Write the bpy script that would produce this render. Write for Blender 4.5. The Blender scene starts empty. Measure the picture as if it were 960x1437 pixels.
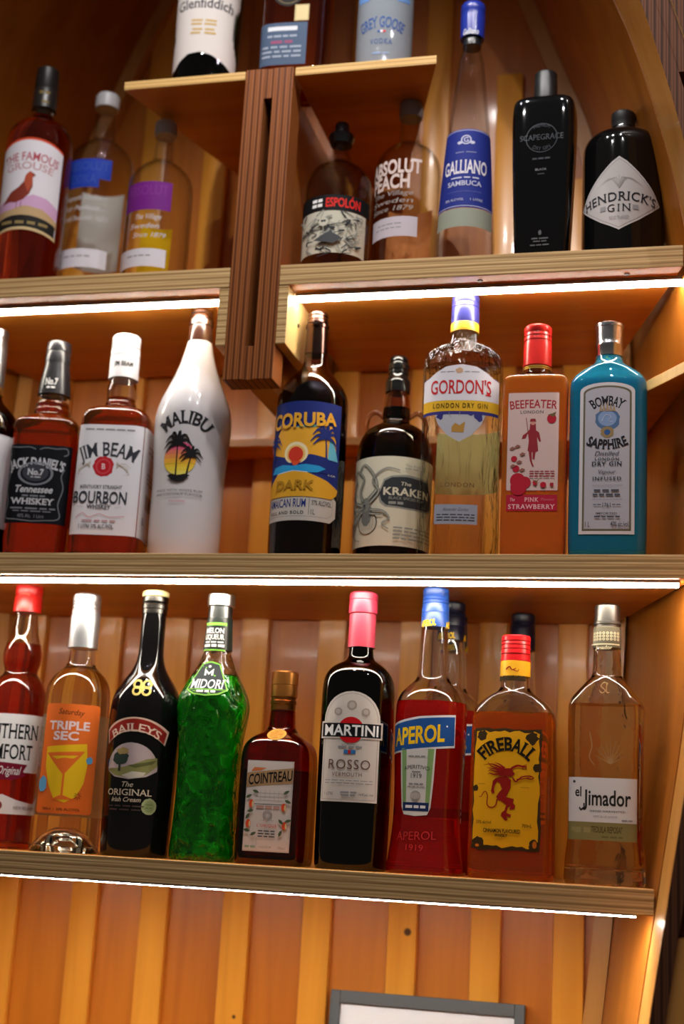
import bpy, bmesh, math, random
from mathutils import Vector
from mathutils.geometry import tessellate_polygon
random.seed(7)
SC = bpy.context.scene
COL = SC.collection
EYE = 1.45          # height of the lowest bottle shelf above the bar floor

# ------------------------------------------------------------------ camera, world, lamps, exposure
cam = bpy.data.cameras.new('camera')
cam.sensor_fit = 'VERTICAL'; cam.sensor_height = 36.0; cam.lens = 48.63
cam.dof.use_dof = True; cam.dof.focus_distance = 1.62; cam.dof.aperture_fstop = 2.6
camo = bpy.data.objects.new('camera', cam); COL.objects.link(camo)
def aim_camera(yaw, pitch, roll, loc):
    from mathutils import Matrix
    f = Vector((-math.sin(yaw)*math.cos(pitch), math.cos(yaw)*math.cos(pitch), math.sin(pitch)))
    r0 = Vector((math.cos(yaw), math.sin(yaw), 0)); u0 = r0.cross(f)
    r = math.cos(roll)*r0 + math.sin(roll)*u0; u = -math.sin(roll)*r0 + math.cos(roll)*u0
    m = Matrix((r, u, -f)).transposed().to_4x4(); m.translation = loc
    camo.matrix_world = m
aim_camera(0.254643, 0.233528, 0.05560, Vector((0, -1.58439, EYE+0.0322)))
SC.camera = camo

w = bpy.data.worlds.new('bar_room'); SC.world = w; w.use_nodes = True
w.node_tree.nodes['Background'].inputs[0].default_value = (1.0, .86, .72, 1)
w.node_tree.nodes['Background'].inputs[1].default_value = .07

def lamp(name, kind, loc, target, power, color, size=.1, spot=60):
    l = bpy.data.lights.new(name, kind); l.energy = power; l.color = color
    if kind == 'AREA': l.shape = 'RECTANGLE'; l.size = size[0]; l.size_y = size[1]
    if kind == 'SPOT': l.spot_size = math.radians(spot); l.spot_blend = .5; l.shadow_soft_size = size
    o = bpy.data.objects.new(name, l); COL.objects.link(o); o.location = loc
    o.rotation_euler = (Vector(target)-Vector(loc)).to_track_quat('-Z', 'Y').to_euler()
    return o
for sx, sy, sp in ((-.64, -.45, 15), (-.42, -.50, 12), (-.14, -.56, 12), (.2, -.62, 11), (-.6, -.95, 7), (-.05, -1.0, 7)):
    lamp('ceiling_spot', 'SPOT', (sx, sy, 3.08), (sx*.6-.2, .05, 1.85), sp, (1.0, .96, .93), .008, 80)
LED_POWER = 43
SC.view_settings.view_transform = 'Standard'; SC.view_settings.look = 'None'
SC.view_settings.exposure = 0.14; SC.view_settings.gamma = 1.0; SC.view_settings.use_curve_mapping = False
cy = SC.cycles
cy.max_bounces = 20; cy.transmission_bounces = 18; cy.glossy_bounces = 6; cy.diffuse_bounces = 4
cy.transparent_max_bounces = 40; cy.caustics_refractive = True; cy.caustics_reflective = False
cy.blur_glossy = .3; cy.sample_clamp_indirect = 4.0; cy.use_denoising = True
try: cy.denoiser = 'OPENIMAGEDENOISE'; cy.denoising_input_passes = 'RGB_ALBEDO_NORMAL'
except Exception: pass

# ------------------------------------------------------------------ materials
def lin(h):
    h = h.lstrip('#'); c = [int(h[i:i+2], 16)/255 for i in (0, 2, 4)]
    return tuple(((v+.055)/1.055)**2.4 if v > .04045 else v/12.92 for v in c) + (1,)
MATS = {}
def mat(key, build):
    if key not in MATS:
        m = bpy.data.materials.new(key); m.use_nodes = True; m.node_tree.nodes.clear(); build(m.node_tree); MATS[key] = m
    return MATS[key]
def nd(t, kind, **kw):
    n = t.nodes.new(kind)
    for k, v in kw.items(): setattr(n, k, v)
    return n
def principled(t, color, rough=.5, metal=0., coat=0., spec=.5):
    p = nd(t, 'ShaderNodeBsdfPrincipled'); o = nd(t, 'ShaderNodeOutputMaterial')
    p.inputs['Base Color'].default_value = color; p.inputs['Roughness'].default_value = rough
    p.inputs['Metallic'].default_value = metal; p.inputs['Coat Weight'].default_value = coat
    p.inputs['Coat Roughness'].default_value = .08; p.inputs['Specular IOR Level'].default_value = spec
    t.links.new(p.outputs[0], o.inputs[0]); return p
def paper(h): return mat('paper_'+h.strip('#'), lambda t: principled(t, lin(h), .6, 0, 0, .12))
def thin_paper(h):
    def f(t):
        d = nd(t, 'ShaderNodeBsdfDiffuse'); tr = nd(t, 'ShaderNodeBsdfTranslucent'); a = nd(t, 'ShaderNodeMixShader'); o = nd(t, 'ShaderNodeOutputMaterial')
        for q in (d, tr): q.inputs['Color'].default_value = lin(h)
        a.inputs[0].default_value = .45; L = t.links.new; L(d.outputs[0], a.inputs[1]); L(tr.outputs[0], a.inputs[2]); L(a.outputs[0], o.inputs[0])
    return mat('thin_paper_'+h.strip('#'), f)
def gloss(h, r=.18): return mat('gloss_%s_%g' % (h.strip('#'), r), lambda t: principled(t, lin(h), r))
def metal(h, r=.28): return mat('metal_%s_%g' % (h.strip('#'), r), lambda t: principled(t, lin(h), r, 1))
def glass(name, rgb=(1, 1, 1), ior=1.5, rough=0., bump=None, cloud=0.):
    """clear or body-tinted glass: white surface reflection over tinted refraction; cloud is the share scattered inside"""
    def f(t):
        L = t.links.new; o = nd(t, 'ShaderNodeOutputMaterial'); col = (*rgb, 1)
        r = nd(t, 'ShaderNodeBsdfRefraction'); r.inputs['Color'].default_value = col; r.inputs['IOR'].default_value = ior; r.inputs['Roughness'].default_value = rough
        g = nd(t, 'ShaderNodeBsdfGlossy'); g.inputs['Color'].default_value = (1, 1, 1, 1); g.inputs['Roughness'].default_value = rough
        fr = nd(t, 'ShaderNodeFresnel'); fr.inputs['IOR'].default_value = ior; m = nd(t, 'ShaderNodeMixShader')
        L(fr.outputs[0], m.inputs[0]); L(r.outputs[0], m.inputs[1]); L(g.outputs[0], m.inputs[2]); L(m.outputs[0], o.inputs[0])
        shaders = [r, g, fr]
        if cloud:
            d = nd(t, 'ShaderNodeBsdfDiffuse'); tr = nd(t, 'ShaderNodeBsdfTranslucent'); a = nd(t, 'ShaderNodeMixShader'); b = nd(t, 'ShaderNodeMixShader')
            for q in (d, tr): q.inputs['Color'].default_value = (*[v**2.3*.95 for v in rgb], 1)
            a.inputs[0].default_value = .5; b.inputs[0].default_value = cloud
            L(d.outputs[0], a.inputs[1]); L(tr.outputs[0], a.inputs[2]); L(r.outputs[0], b.inputs[1]); L(a.outputs[0], b.inputs[2]); L(b.outputs[0], m.inputs[1]); shaders += [d, tr]
        if bump:
            tc = nd(t, 'ShaderNodeTexCoord'); mp = nd(t, 'ShaderNodeMapping'); mp.inputs['Scale'].default_value = bump[0]
            n = nd(t, 'ShaderNodeTexNoise'); n.inputs['Scale'].default_value = 1; n.inputs['Detail'].default_value = 2
            n.inputs['Distortion'].default_value = bump[2]
            bp = nd(t, 'ShaderNodeBump'); bp.inputs['Strength'].default_value = 1; bp.inputs['Distance'].default_value = bump[1]
            L(tc.outputs['Object'], mp.inputs[0]); L(mp.outputs[0], n.inputs[0]); L(n.outputs[0], bp.inputs['Height'])
            for q in shaders: L(bp.outputs[0], q.inputs['Normal'])
            if cloud:
                mr = nd(t, 'ShaderNodeMapRange'); mr.inputs[1].default_value = .42; mr.inputs[2].default_value = .66; mr.inputs[3].default_value = cloud*.15; mr.inputs[4].default_value = cloud*1.6
                L(n.outputs[0], mr.inputs[0]); L(mr.outputs[0], b.inputs[0])  # cloud varies with the bumps, painting in bright and dark refraction
    return mat('glass_'+name, f)
CLEAR = glass('clear', (.985, .99, .985))
def thin_glass(name, rgb, edge, reflect=True, bump=None):
    """thin wall of clear glass: straight see-through, more absorbing where it is met at a slant, with a surface reflection"""
    def f(t):
        L = t.links.new; o = nd(t, 'ShaderNodeOutputMaterial'); tr = nd(t, 'ShaderNodeBsdfTransparent')
        lw = nd(t, 'ShaderNodeLayerWeight'); lw.inputs['Blend'].default_value = .5; pw = nd(t, 'ShaderNodeMath', operation='POWER'); pw.inputs[1].default_value = 3.5
        mx = nd(t, 'ShaderNodeMix', data_type='RGBA'); mx.inputs['A'].default_value = (*rgb, 1); mx.inputs['B'].default_value = (*edge, 1)
        L(lw.outputs['Facing'], pw.inputs[0]); L(pw.outputs[0], mx.inputs['Factor']); L(mx.outputs['Result'], tr.inputs['Color'])
        if reflect:
            g = nd(t, 'ShaderNodeBsdfGlossy'); g.inputs['Roughness'].default_value = 0; fr = nd(t, 'ShaderNodeFresnel'); fr.inputs['IOR'].default_value = 1.5; m = nd(t, 'ShaderNodeMixShader')
            ge = nd(t, 'ShaderNodeNewGeometry'); sb = nd(t, 'ShaderNodeMath', operation='SUBTRACT'); sb.inputs[0].default_value = 1; ml = nd(t, 'ShaderNodeMath', operation='MULTIPLY')
            L(ge.outputs['Backfacing'], sb.inputs[1]); L(fr.outputs[0], ml.inputs[0]); L(sb.outputs[0], ml.inputs[1]); L(ml.outputs[0], m.inputs[0]); L(tr.outputs[0], m.inputs[1]); L(g.outputs[0], m.inputs[2]); L(m.outputs[0], o.inputs[0])
            if bump:
                tc = nd(t, 'ShaderNodeTexCoord'); mp = nd(t, 'ShaderNodeMapping'); mp.inputs['Scale'].default_value = bump[0]; n = nd(t, 'ShaderNodeTexNoise'); n.inputs['Scale'].default_value = 1
                n.inputs['Distortion'].default_value = bump[2]; bp = nd(t, 'ShaderNodeBump'); bp.inputs['Distance'].default_value = bump[1]
                L(tc.outputs['Object'], mp.inputs[0]); L(mp.outputs[0], n.inputs[0]); L(n.outputs[0], bp.inputs['Height']); L(bp.outputs[0], g.inputs['Normal']); L(bp.outputs[0], lw.inputs['Normal'])
        else: L(tr.outputs[0], o.inputs[0])
    return mat('thin_'+name, f)
THIN = thin_glass('clear', (.985, .99, .985), (.5, .5, .46))
THINWATER = thin_glass('water', (.97, .97, .95), (.55, .52, .46), False)
def liquid(name, rgb, cloud=0., ior=.905, bump=None):
    """rgb is what light keeps after crossing the liquid once; IOR .905 is liquid against glass, 1.5 wetted glass against air"""
    if ior < 1 and not cloud:
        def f(t):
            g = nd(t, 'ShaderNodeBsdfGlass'); o = nd(t, 'ShaderNodeOutputMaterial'); g.inputs['Color'].default_value = (*[v**.5 for v in rgb], 1)
            g.inputs['IOR'].default_value = ior; g.inputs['Roughness'].default_value = 0; t.links.new(g.outputs[0], o.inputs[0])
        return mat('liquid_'+name, f)
    return glass('liquid_'+name, tuple(v**.5 for v in rgb), ior, 0., bump, cloud)

def wood(key, c1, c2, rough, scale, axis, coat=0., knots=(), bumps=.0006):
    """stained timber: stretched grain along one axis"""
    def f(t):
        p = principled(t, (1, 1, 1, 1), rough, 0, coat)
        tc = nd(t, 'ShaderNodeTexCoord'); mp = nd(t, 'ShaderNodeMapping')
        s = [scale]*3; s[axis] = scale*.07; mp.inputs['Scale'].default_value = s
        n = nd(t, 'ShaderNodeTexNoise'); n.inputs['Scale'].default_value = 1; n.inputs['Detail'].default_value = 6; n.inputs['Distortion'].default_value = .6
        mp2 = nd(t, 'ShaderNodeMapping'); s2 = [6.5]*3; s2[axis] = 1.6; mp2.inputs['Scale'].default_value = s2
        n2 = nd(t, 'ShaderNodeTexNoise'); n2.inputs['Scale'].default_value = 1; n2.inputs['Detail'].default_value = 2
        mx = nd(t, 'ShaderNodeMath', operation='MULTIPLY_ADD'); mx.inputs[1].default_value = .55
        m2 = nd(t, 'ShaderNodeMath', operation='MULTIPLY'); m2.inputs[1].default_value = .5
        r = nd(t, 'ShaderNodeValToRGB'); r.color_ramp.elements[0].position = .3; r.color_ramp.elements[1].position = .72
        r.color_ramp.elements[0].color = lin(c1); r.color_ramp.elements[1].color = lin(c2)
        b = nd(t, 'ShaderNodeBump'); b.inputs['Distance'].default_value = bumps; b.inputs['Strength'].default_value = .6
        L = t.links.new
        L(tc.outputs['Object'], mp.inputs[0]); L(tc.outputs['Object'], mp2.inputs[0]); L(mp.outputs[0], n.inputs[0]); L(mp2.outputs[0], n2.inputs[0])
        L(n2.outputs[0], m2.inputs[0]); L(n.outputs[0], mx.inputs[0]); L(m2.outputs[0], mx.inputs[2]); L(mx.outputs[0], r.inputs[0])
        col = r.outputs[0]
        for pos, rad in knots:      # knots: dark rings around a point of the board
            vd = nd(t, 'ShaderNodeVectorMath', operation='DISTANCE'); vd.inputs[1].default_value = pos; mr = nd(t, 'ShaderNodeMapRange'); mr.inputs[1].default_value = rad*.6; mr.inputs[2].default_value = rad
            mk = nd(t, 'ShaderNodeMix', data_type='RGBA'); mk.inputs['A'].default_value = lin('#4a2c14'); L(tc.outputs['Object'], vd.inputs[0]); L(vd.outputs['Value'], mr.inputs[0]); L(mr.outputs[0], mk.inputs['Factor']); L(col, mk.inputs['B']); col = mk.outputs['Result']
        L(col, p.inputs['Base Color']); L(n.outputs[0], b.inputs['Height']); L(b.outputs[0], p.inputs['Normal'])
    return mat('wood_'+key, f)
def plyedge(key, cols, axis, period, rough=.45, wob=.45):
    """edge of plywood: veneers stacked along one axis"""
    def f(t):
        p = principled(t, (1, 1, 1, 1), rough, 0, 0, .15)
        tc = nd(t, 'ShaderNodeTexCoord'); sep = nd(t, 'ShaderNodeSeparateXYZ')
        mp = nd(t, 'ShaderNodeMapping'); s = [7.]*3; s[axis] = 260.; mp.inputs['Scale'].default_value = s
        n = nd(t, 'ShaderNodeTexNoise'); n.inputs['Scale'].default_value = 1; n.inputs['Detail'].default_value = 5
        a = nd(t, 'ShaderNodeMath', operation='MULTIPLY'); a.inputs[1].default_value = 1/period
        b = nd(t, 'ShaderNodeMath', operation='MULTIPLY_ADD'); b.inputs[1].default_value = wob
        fr = nd(t, 'ShaderNodeMath', operation='FRACT')
        r = nd(t, 'ShaderNodeValToRGB'); e = r.color_ramp.elements
        e[0].position = 0; e[0].color = lin(cols[0]); e[1].position = 1; e[1].color = lin(cols[0])
        for q, c in ((.18, cols[1]), (.4, cols[2]), (.6, cols[0]), (.8, cols[1])):
            x = e.new(q); x.color = lin(c)
        L = t.links.new
        L(tc.outputs['Object'], sep.inputs[0]); L(tc.outputs['Object'], mp.inputs[0]); L(mp.outputs[0], n.inputs[0])
        L(sep.outputs[axis], a.inputs[0]); L(n.outputs[0], b.inputs[0]); L(a.outputs[0], b.inputs[2]); L(b.outputs[0], fr.inputs[0])
        L(fr.outputs[0], r.inputs[0]); L(r.outputs[0], p.inputs['Base Color'])
        bm_ = nd(t, 'ShaderNodeBump'); bm_.inputs['Distance'].default_value = .0008; L(n.outputs[0], bm_.inputs['Height']); L(bm_.outputs[0], p.inputs['Normal'])
    return mat('ply_'+key, f)
KNOTS = [((-.376, .338, EYE-.0822), .0062), ((-.6143, .338, EYE-.2103), .0032)]
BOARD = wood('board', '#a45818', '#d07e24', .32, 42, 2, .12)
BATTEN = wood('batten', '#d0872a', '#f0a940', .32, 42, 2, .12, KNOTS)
VENEER = wood('veneer', '#b2651a', '#d88a30', .38, 36, 0)
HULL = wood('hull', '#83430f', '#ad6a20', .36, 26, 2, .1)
PALE = wood('pale', '#c79a58', '#e2bc7c', .4, 40, 2)
TRIMW = wood('trim', '#8f5a2a', '#b98145', .35, 40, 2, .1)
EDGE_Z = plyedge('shelf_edge', ('#b48f5f', '#d4b17f', '#906f46'), 2, .0085)
EDGE_DK = plyedge('post_edge', ('#6b3a1f', '#97592e', '#45220f'), 0, .0085, .4, .3)
RIB_DK = plyedge('rib_edge', ('#4a2b1c', '#6b4029', '#2f1a10'), 0, .0085, .65, .3)
EDGE_PL = plyedge('pale_edge', ('#c49a5c', '#dcb679', '#a97f45'), 2, .006)
LEDM, LEDLOW = [mat(nm, lambda t, k=k: (lambda e, o: (e.inputs[0].__setattr__('default_value', (1, .915, .78, 1)), e.inputs[1].__setattr__('default_value', LED_POWER*k), t.links.new(e.outputs[0], o.inputs[0])))(nd(t, 'ShaderNodeEmission'), nd(t, 'ShaderNodeOutputMaterial'))) for nm, k in (('led_light', 1), ('led_light_low', 2.3))]
ALU = metal('#b9b9b6', .4)

# ------------------------------------------------------------------ mesh helpers
def link(name, me, parent=None, mats=()):
    o = bpy.data.objects.new(name, me); COL.objects.link(o)
    for m in mats: me.materials.append(m)
    if parent: o.parent = parent
    return o
def obj(name, bm, mats, parent=None, smooth=None):
    me = bpy.data.meshes.new(name); bm.to_mesh(me); bm.free()
    if not isinstance(mats, (list, tuple)): mats = [mats]
    if smooth is not None:
        for p in me.polygons: p.use_smooth = True
        me.set_sharp_from_angle(angle=math.radians(smooth))
    return link(name, me, parent, mats)
def tag(o, label=None, cat=None, group=None, kind=None):
    if label: o['label'] = label
    if cat: o['category'] = cat
    if group: o['group'] = group
    if kind: o['kind'] = kind
    return o
def empty(name, loc, rz=0):
    o = bpy.data.objects.new(name, None); COL.objects.link(o); o.location = loc; o.rotation_euler[2] = rz
    o.empty_display_size = .05; return o
def bx(bm, x0, x1, y0, y1, z0, z1, mi=0, bev=0.):
    """box; returns its faces"""
    vs = [bm.verts.new((x, y, z)) for z in (z0, z1) for y in (y0, y1) for x in (x0, x1)]
    fs = [bm.faces.new([vs[i] for i in q]) for q in ((0, 2, 3, 1), (4, 5, 7, 6), (0, 1, 5, 4), (2, 6, 7, 3), (0, 4, 6, 2), (1, 3, 7, 5))]
    for f in fs: f.material_index = mi
    if bev:
        es = list({e for f in fs for e in f.edges})
        bmesh.ops.bevel(bm, geom=es, offset=bev, segments=2, affect='EDGES', profile=.5)
    return fs
def prism(bm, plan, z0, z1, mi_side=0, mi_flat=0, bev=0.):
    """plan polygon (counter-clockwise) extruded from z0 to z1"""
    a = [bm.verts.new((x, y, z0)) for x, y in plan]; b = [bm.verts.new((x, y, z1)) for x, y in plan]
    n = len(plan)
    f0 = bm.faces.new(a[::-1]); f1 = bm.faces.new(b); f0.material_index = f1.material_index = mi_flat
    sd = []
    for i in range(n):
        f = bm.faces.new((a[i], a[(i+1) % n], b[(i+1) % n], b[i])); f.material_index = mi_side; sd.append(f)
    if bev:
        es = list({e for f in [f0, f1]+sd for e in f.edges})
        bmesh.ops.bevel(bm, geom=es, offset=bev, segments=2, affect='EDGES', profile=.5)
def catmull(pts, n=8):
    out = []
    for i in range(len(pts)-1):
        p0 = pts[max(i-1, 0)]; p1 = pts[i]; p2 = pts[i+1]; p3 = pts[min(i+2, len(pts)-1)]
        for k in range(n):
            t = k/n
            out.append(tuple(.5*((2*b)+(c-a)*t+(2*a-5*b+4*c-d)*t*t+(3*b-a-3*c+d)*t**3) for a, b, c, d in zip(p0, p1, p2, p3)))
    out.append(tuple(pts[-1])); return out
def interp(tab, x):
    if x <= tab[0][0]: return tab[0][1]
    for (a, b), (c, d) in zip(tab, tab[1:]):
        if x <= c: return b+(d-b)*(x-a)/(c-a)
    return tab[-1][1]

# ------------------------------------------------------------------ the setting
Z0 = EYE
def struct(o): o['kind'] = 'structure'; return o
bm = bmesh.new(); bx(bm, -2.2, 1.0, -3.6, .5, -.05, 0)
struct(obj('floor', bm, wood('floor', '#3a2415', '#57381f', .4, 12, 0)))
bm = bmesh.new(); bx(bm, -1.6, .5, .35, .42, 0, Z0+2.0)
wall = struct(obj('wall_back', bm, BOARD))
# board-and-batten: narrow raised strips on the back wall
for i, (c, top) in enumerate(((-.978, 1.9), (-.853, 1.9), (-.745, 1.9), (-.622, 1.9), (-.505, 1.9), (-.384, 1.9), (-.27, 1.205), (-.16, 1.02))):
    bm = bmesh.new(); bx(bm, c-.0205, c+.0205, .338, .3502, Z0-.55, Z0+top, 0, .003)
    obj('batten', bm, BATTEN, wall, 30)
bm = bmesh.new(); bx(bm, -1.3, .1, .05, .349, Z0-.60, Z0-.555, 0, .004)
bx(bm, -1.3, .1, .10, .349, .0, Z0-.60, 0)
struct(obj('trim_counter', bm, [VENEER]))

FRONT_R = catmull([(-.6, -.125), (-.15, -.060), (0, -.037), (.2, -.008), (.45, .014), (.6, .010), (.79, -.010), (.966, -.052), (1.09, -.094), (1.3, -.19), (1.5, -.31), (1.75, -.50)])
BACK_R = catmull([(-.6, -.17), (-.05, -.106), (.263, -.095), (.5, -.086), (.738, -.088), (.9, -.108), (1.081, -.147), (1.209, -.196), (1.339, -.247), (1.5, -.33), (1.75, -.48)])
AX = -.562
def mirror(c): return [(z, 2*AX-x) for z, x in c]
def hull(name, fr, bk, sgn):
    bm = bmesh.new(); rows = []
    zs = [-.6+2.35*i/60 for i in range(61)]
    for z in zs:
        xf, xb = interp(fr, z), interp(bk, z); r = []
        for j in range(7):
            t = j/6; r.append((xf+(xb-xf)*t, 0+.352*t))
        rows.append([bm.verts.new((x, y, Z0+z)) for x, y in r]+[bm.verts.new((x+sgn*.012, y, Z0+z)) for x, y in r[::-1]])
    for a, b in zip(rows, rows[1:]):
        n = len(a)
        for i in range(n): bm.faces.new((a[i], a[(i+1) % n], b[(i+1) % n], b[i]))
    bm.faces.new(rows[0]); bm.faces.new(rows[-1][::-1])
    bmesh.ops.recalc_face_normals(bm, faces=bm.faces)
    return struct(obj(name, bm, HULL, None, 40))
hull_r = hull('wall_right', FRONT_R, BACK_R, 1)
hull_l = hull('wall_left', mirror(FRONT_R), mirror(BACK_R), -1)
def sweep(bm, curve, off0, off1, y0, y1, z0, z1, sgn, mi=(0, 0), splay=0.):
    """bar of rectangular section following an outline; off = sideways distance outward from it; splay leans it outward towards the front"""
    zs = [z0+(z1-z0)*i/56 for i in range(57)]; rows = []
    for z in zs:
        x = interp(curve, z); rows.append([bm.verts.new((x+sgn*(o-splay*y), y, Z0+z)) for o, y in ((off0, y0), (off1, y0), (off1, y1), (off0, y1))])
    for a, b in zip(rows, rows[1:]):
        for i in range(4):
            f = bm.faces.new((a[i], a[(i+1) % 4], b[(i+1) % 4], b[i])); f.material_index = mi[0] if i == 0 else mi[1]
    for r in (rows[0], rows[-1]): bm.faces.new(r).material_index = mi[1]
    bmesh.ops.recalc_face_normals(bm, faces=bm.faces)
# corner rib strips where the curved sides meet the back wall
for nm, c, s in (('trim_1', BACK_R, 1), ('trim_2', mirror(BACK_R), -1)):
    bm = bmesh.new(); sweep(bm, c, -.020, .004, .322, .3495, -.55, 1.7, s)
    struct(obj(nm, bm, wood('corner_strip', '#a9702f', '#cf9850', .35, 40, 2, .1), None, 40))
# front frame ribs: two dark plies with a slot between them, pale inner face
def frame_rib(name, c, s, label):
    root = tag(empty(name, (interp(c, 0)+s*.03, -.03, Z0-.6)), label, 'frame rib')
    def mk(nm, o0, o1, y0, y1, z0, z1, mats, mi=(0, 1)):
        bm = bmesh.new(); sweep(bm, c, o0, o1, y0, y1, z0, z1, s, mi, .135)
        o = obj(nm, bm, mats, root, 40); o.matrix_parent_inverse = root.matrix_world.inverted(); return o
    bpy.context.view_layer.update()
    INN = wood('rib_face', '#b9742c', '#dca254', .3, 40, 2, .2)
    mk('inner_ply', .001, .017, -.090, -.0015, -.55, 1.7, [RIB_DK, INN])
    mk('outer_ply', .036, .056, -.090, -.0015, -.55, 1.7, [RIB_DK, PALE])
    mk('spacer', .0172, .0358, -.086, -.0015, -.55, -.045, [INN, INN])
    mk('spacer', .0172, .0358, -.050, -.0015, -.045, .93, [RIB_DK, RIB_DK])
    mk('spacer', .0172, .0358, -.086, -.0015, .93, 1.7, [RIB_DK, RIB_DK])
    return root
# horizontal stringer on the back wall, and the piece on the right side
bm = bmesh.new(); prism(bm, [(-1.02, .272), (-.556, .272), (-.556, .337), (-1.03, .337)], Z0+.588, Z0+.600, 1, 0, .001)
prism(bm, [(-.5135, .272), (-.115, .272), (-.111, .337), (-.5135, .337)], Z0+.588, Z0+.600, 1, 0, .001)
struct(obj('trim_3', bm, [VENEER, wood('rail_edge', '#8f5a2a', '#b98145', .4, 40, 0)]))
bm = bmesh.new(); prism(bm, [(-.112, .272), (-.058, .075), (-.006, -.001), (.006, .004), (-.078, .318), (-.106, .318)], Z0+.588, Z0+.603, 1, 0, .001)
struct(obj('trim_4', bm, [VENEER, PALE]))

# ------------------------------------------------------------------ shelves, post, light strips
def shelf(name, label, plan, z, th=.0275, mats=(EDGE_Z, VENEER)):
    bm = bmesh.new(); prism(bm, plan, Z0+z-th, Z0+z, 0, 1, .0008)
    return tag(obj(name, bm, list(mats)), label, 'shelf')
def xr(z, t): return interp(FRONT_R, z)+(interp(BACK_R, z)-interp(FRONT_R, z))*t
def xl(z, t): return 2*AX-xr(z, t)
def full(z, x0=None, x1=None):
    m = .004; a = xl(z, 0)+m if x0 is None else x0; b = xr(z, 0)-m if x1 is None else x1
    c = xr(z, .322/.352)-.024 if x1 is None else x1; d = xl(z, .322/.352)+.024 if x0 is None else x0
    return [(a, 0), (b, 0), (c, .336), (d, .336)]
shelf('plywood_shelf', 'lowest long plywood shelf, carrying the row of coloured liqueur bottles', full(0.0), 0)
shelf('plywood_shelf', 'middle long plywood shelf spanning the whole width under the whiskey and gin bottles', full(.37), .37)
shelf('plywood_shelf', 'upper plywood shelf left of the dark slotted post', full(.75, None, -.5805), .75)
shelf('plywood_shelf', 'upper plywood shelf right of the dark slotted post', full(.75, -.5125, None), .75)
# the small platform is in two halves around the post
shelf('plywood_platform', 'small thin platform left of the post top under a dark green bottle', [(-.756, 0), (-.5805, 0), (-.5805, .336), (-.655, .336)], 1.034, .0125, (EDGE_PL, VENEER))
shelf('plywood_platform', 'small thin platform right of the post top under a frosted bottle', [(-.5105, 0), (-.319, 0), (-.43, .336), (-.5105, .336)], 1.034, .0125, (EDGE_PL, VENEER))

post = tag(empty('slotted_post', (-.546, .02, Z0+.595)), 'dark layered plywood post with a long vertical slot between the two upper shelves', 'post')
def ploc(o): o.location = (-post.location.x, -post.location.y, -post.location.z); return o
bm = bmesh.new(); bx(bm, -.5800, -.5525, 0, .040, Z0+.5955, Z0+1.036, 0, .001); ploc(obj('upright', bm, EDGE_DK, post))
bm = bmesh.new(); bx(bm, -.5405, -.5130, 0, .040, Z0+.5955, Z0+1.036, 0, .001); ploc(obj('upright', bm, EDGE_DK, post))
bm = bmesh.new(); bx(bm, -.5524, -.5406, .0015, .040, Z0+.5955, Z0+.641, 0, .0005); ploc(obj('spacer', bm, EDGE_DK, post))
bm = bmesh.new(); bx(bm, -.5524, -.5406, .0015, .040, Z0+.992, Z0+1.036, 0, .0005); ploc(obj('spacer', bm, EDGE_DK, post))
bm = bmesh.new(); bx(bm, -.5565, -.5270, .0402, .337, Z0+.5965, Z0+1.030, 0, .001); ploc(obj('fin', bm, HULL, post))

def cleat(x0, x1, label, hx):
    r = tag(empty('support_cleat', ((x0+x1)/2, .1, Z0+.6425)), label, 'cleat')
    bm = bmesh.new(); bx(bm, x0, x1, .001, .20, Z0+.6425, Z0+.7222, 0, .0008)
    for f in bm.faces:
        if abs(f.normal.y) > .7: f.material_index = 1
    o = obj('block', bm, [PALE, EDGE_Z], r); o.location = -r.location
    bm = bmesh.new()
    bmesh.ops.create_cone(bm, cap_ends=True, segments=16, radius1=.0032, radius2=.0026, depth=.002)
    o = obj('screw', bm, metal('#6a5b45', .4), r, 30); o.rotation_euler = (0, math.pi/2, 0); o.location = (hx-r.location.x, .052-r.location.y, .044)
cleat(-.5128, -.4995, 'short pale wooden cleat screwed to the right side of the post under the shelf', -.4990)
cleat(-.5935, -.5802, 'short pale wooden cleat on the left side of the post under the shelf', -.5940)

def led(label, x0, x1, y, z, h=.0062, wd=.017, lip=.0016, em=None):
    r = tag(empty('light_strip', ((x0+x1)/2, y, Z0+z)), label, 'light strip', 'light strips under the shelves')
    bm = bmesh.new(); bx(bm, x0, x1, y-.0005, y+wd+.0005, Z0+z-.0018, Z0+z-.0002)
    if lip: bx(bm, x0, x1, y-.0017, y-.0005, Z0+z-h+lip, Z0+z-.0002)
    o = obj('channel', bm, ALU, r); o.location = -r.location
    bm = bmesh.new(); bx(bm, x0+.001, x1-.001, y, y+wd, Z0+z-h, Z0+z-.0019, 0, .001)
    o = obj('diffuser', bm, em or LEDM, r); o.location = -r.location
led('white glowing light strip under the upper left shelf', -1.08, -.5945, .030, .7225)
led('white glowing light strip under the upper right shelf', -.4985, -.010, .030, .7225)
led('white glowing light strip under the long middle shelf', xl(.34, .1)+.01, xr(.34, .1)-.01, .014, .3425, .0060, .016, .0032)
led('white glowing light strip under the lowest shelf', xl(-.03, .1)+.02, xr(-.03, .1)-.012, .002, -.0275, .0026, .014, False, LEDLOW)
for k, (x, n) in enumerate(((-.255, 0), (-.075, 1))):
    bm = bmesh.new(); bmesh.ops.create_cone(bm, cap_ends=True, segments=14, radius1=.0035, radius2=.0035, depth=.0012)
    o = tag(obj('screw', bm, metal('#4a3b2a', .45), None, 30), ('dark screw head under the upper shelf edge above the purple and yellow capped gin', 'dark screw head under the upper shelf edge near the right end')[n], 'screw', 'screws under the upper shelf')
    o.location = (x, .016, Z0+.7220)
frame_rib('frame_rib', FRONT_R, 1, 'curved upright frame rib of dark layered ply at the right edge')

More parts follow.
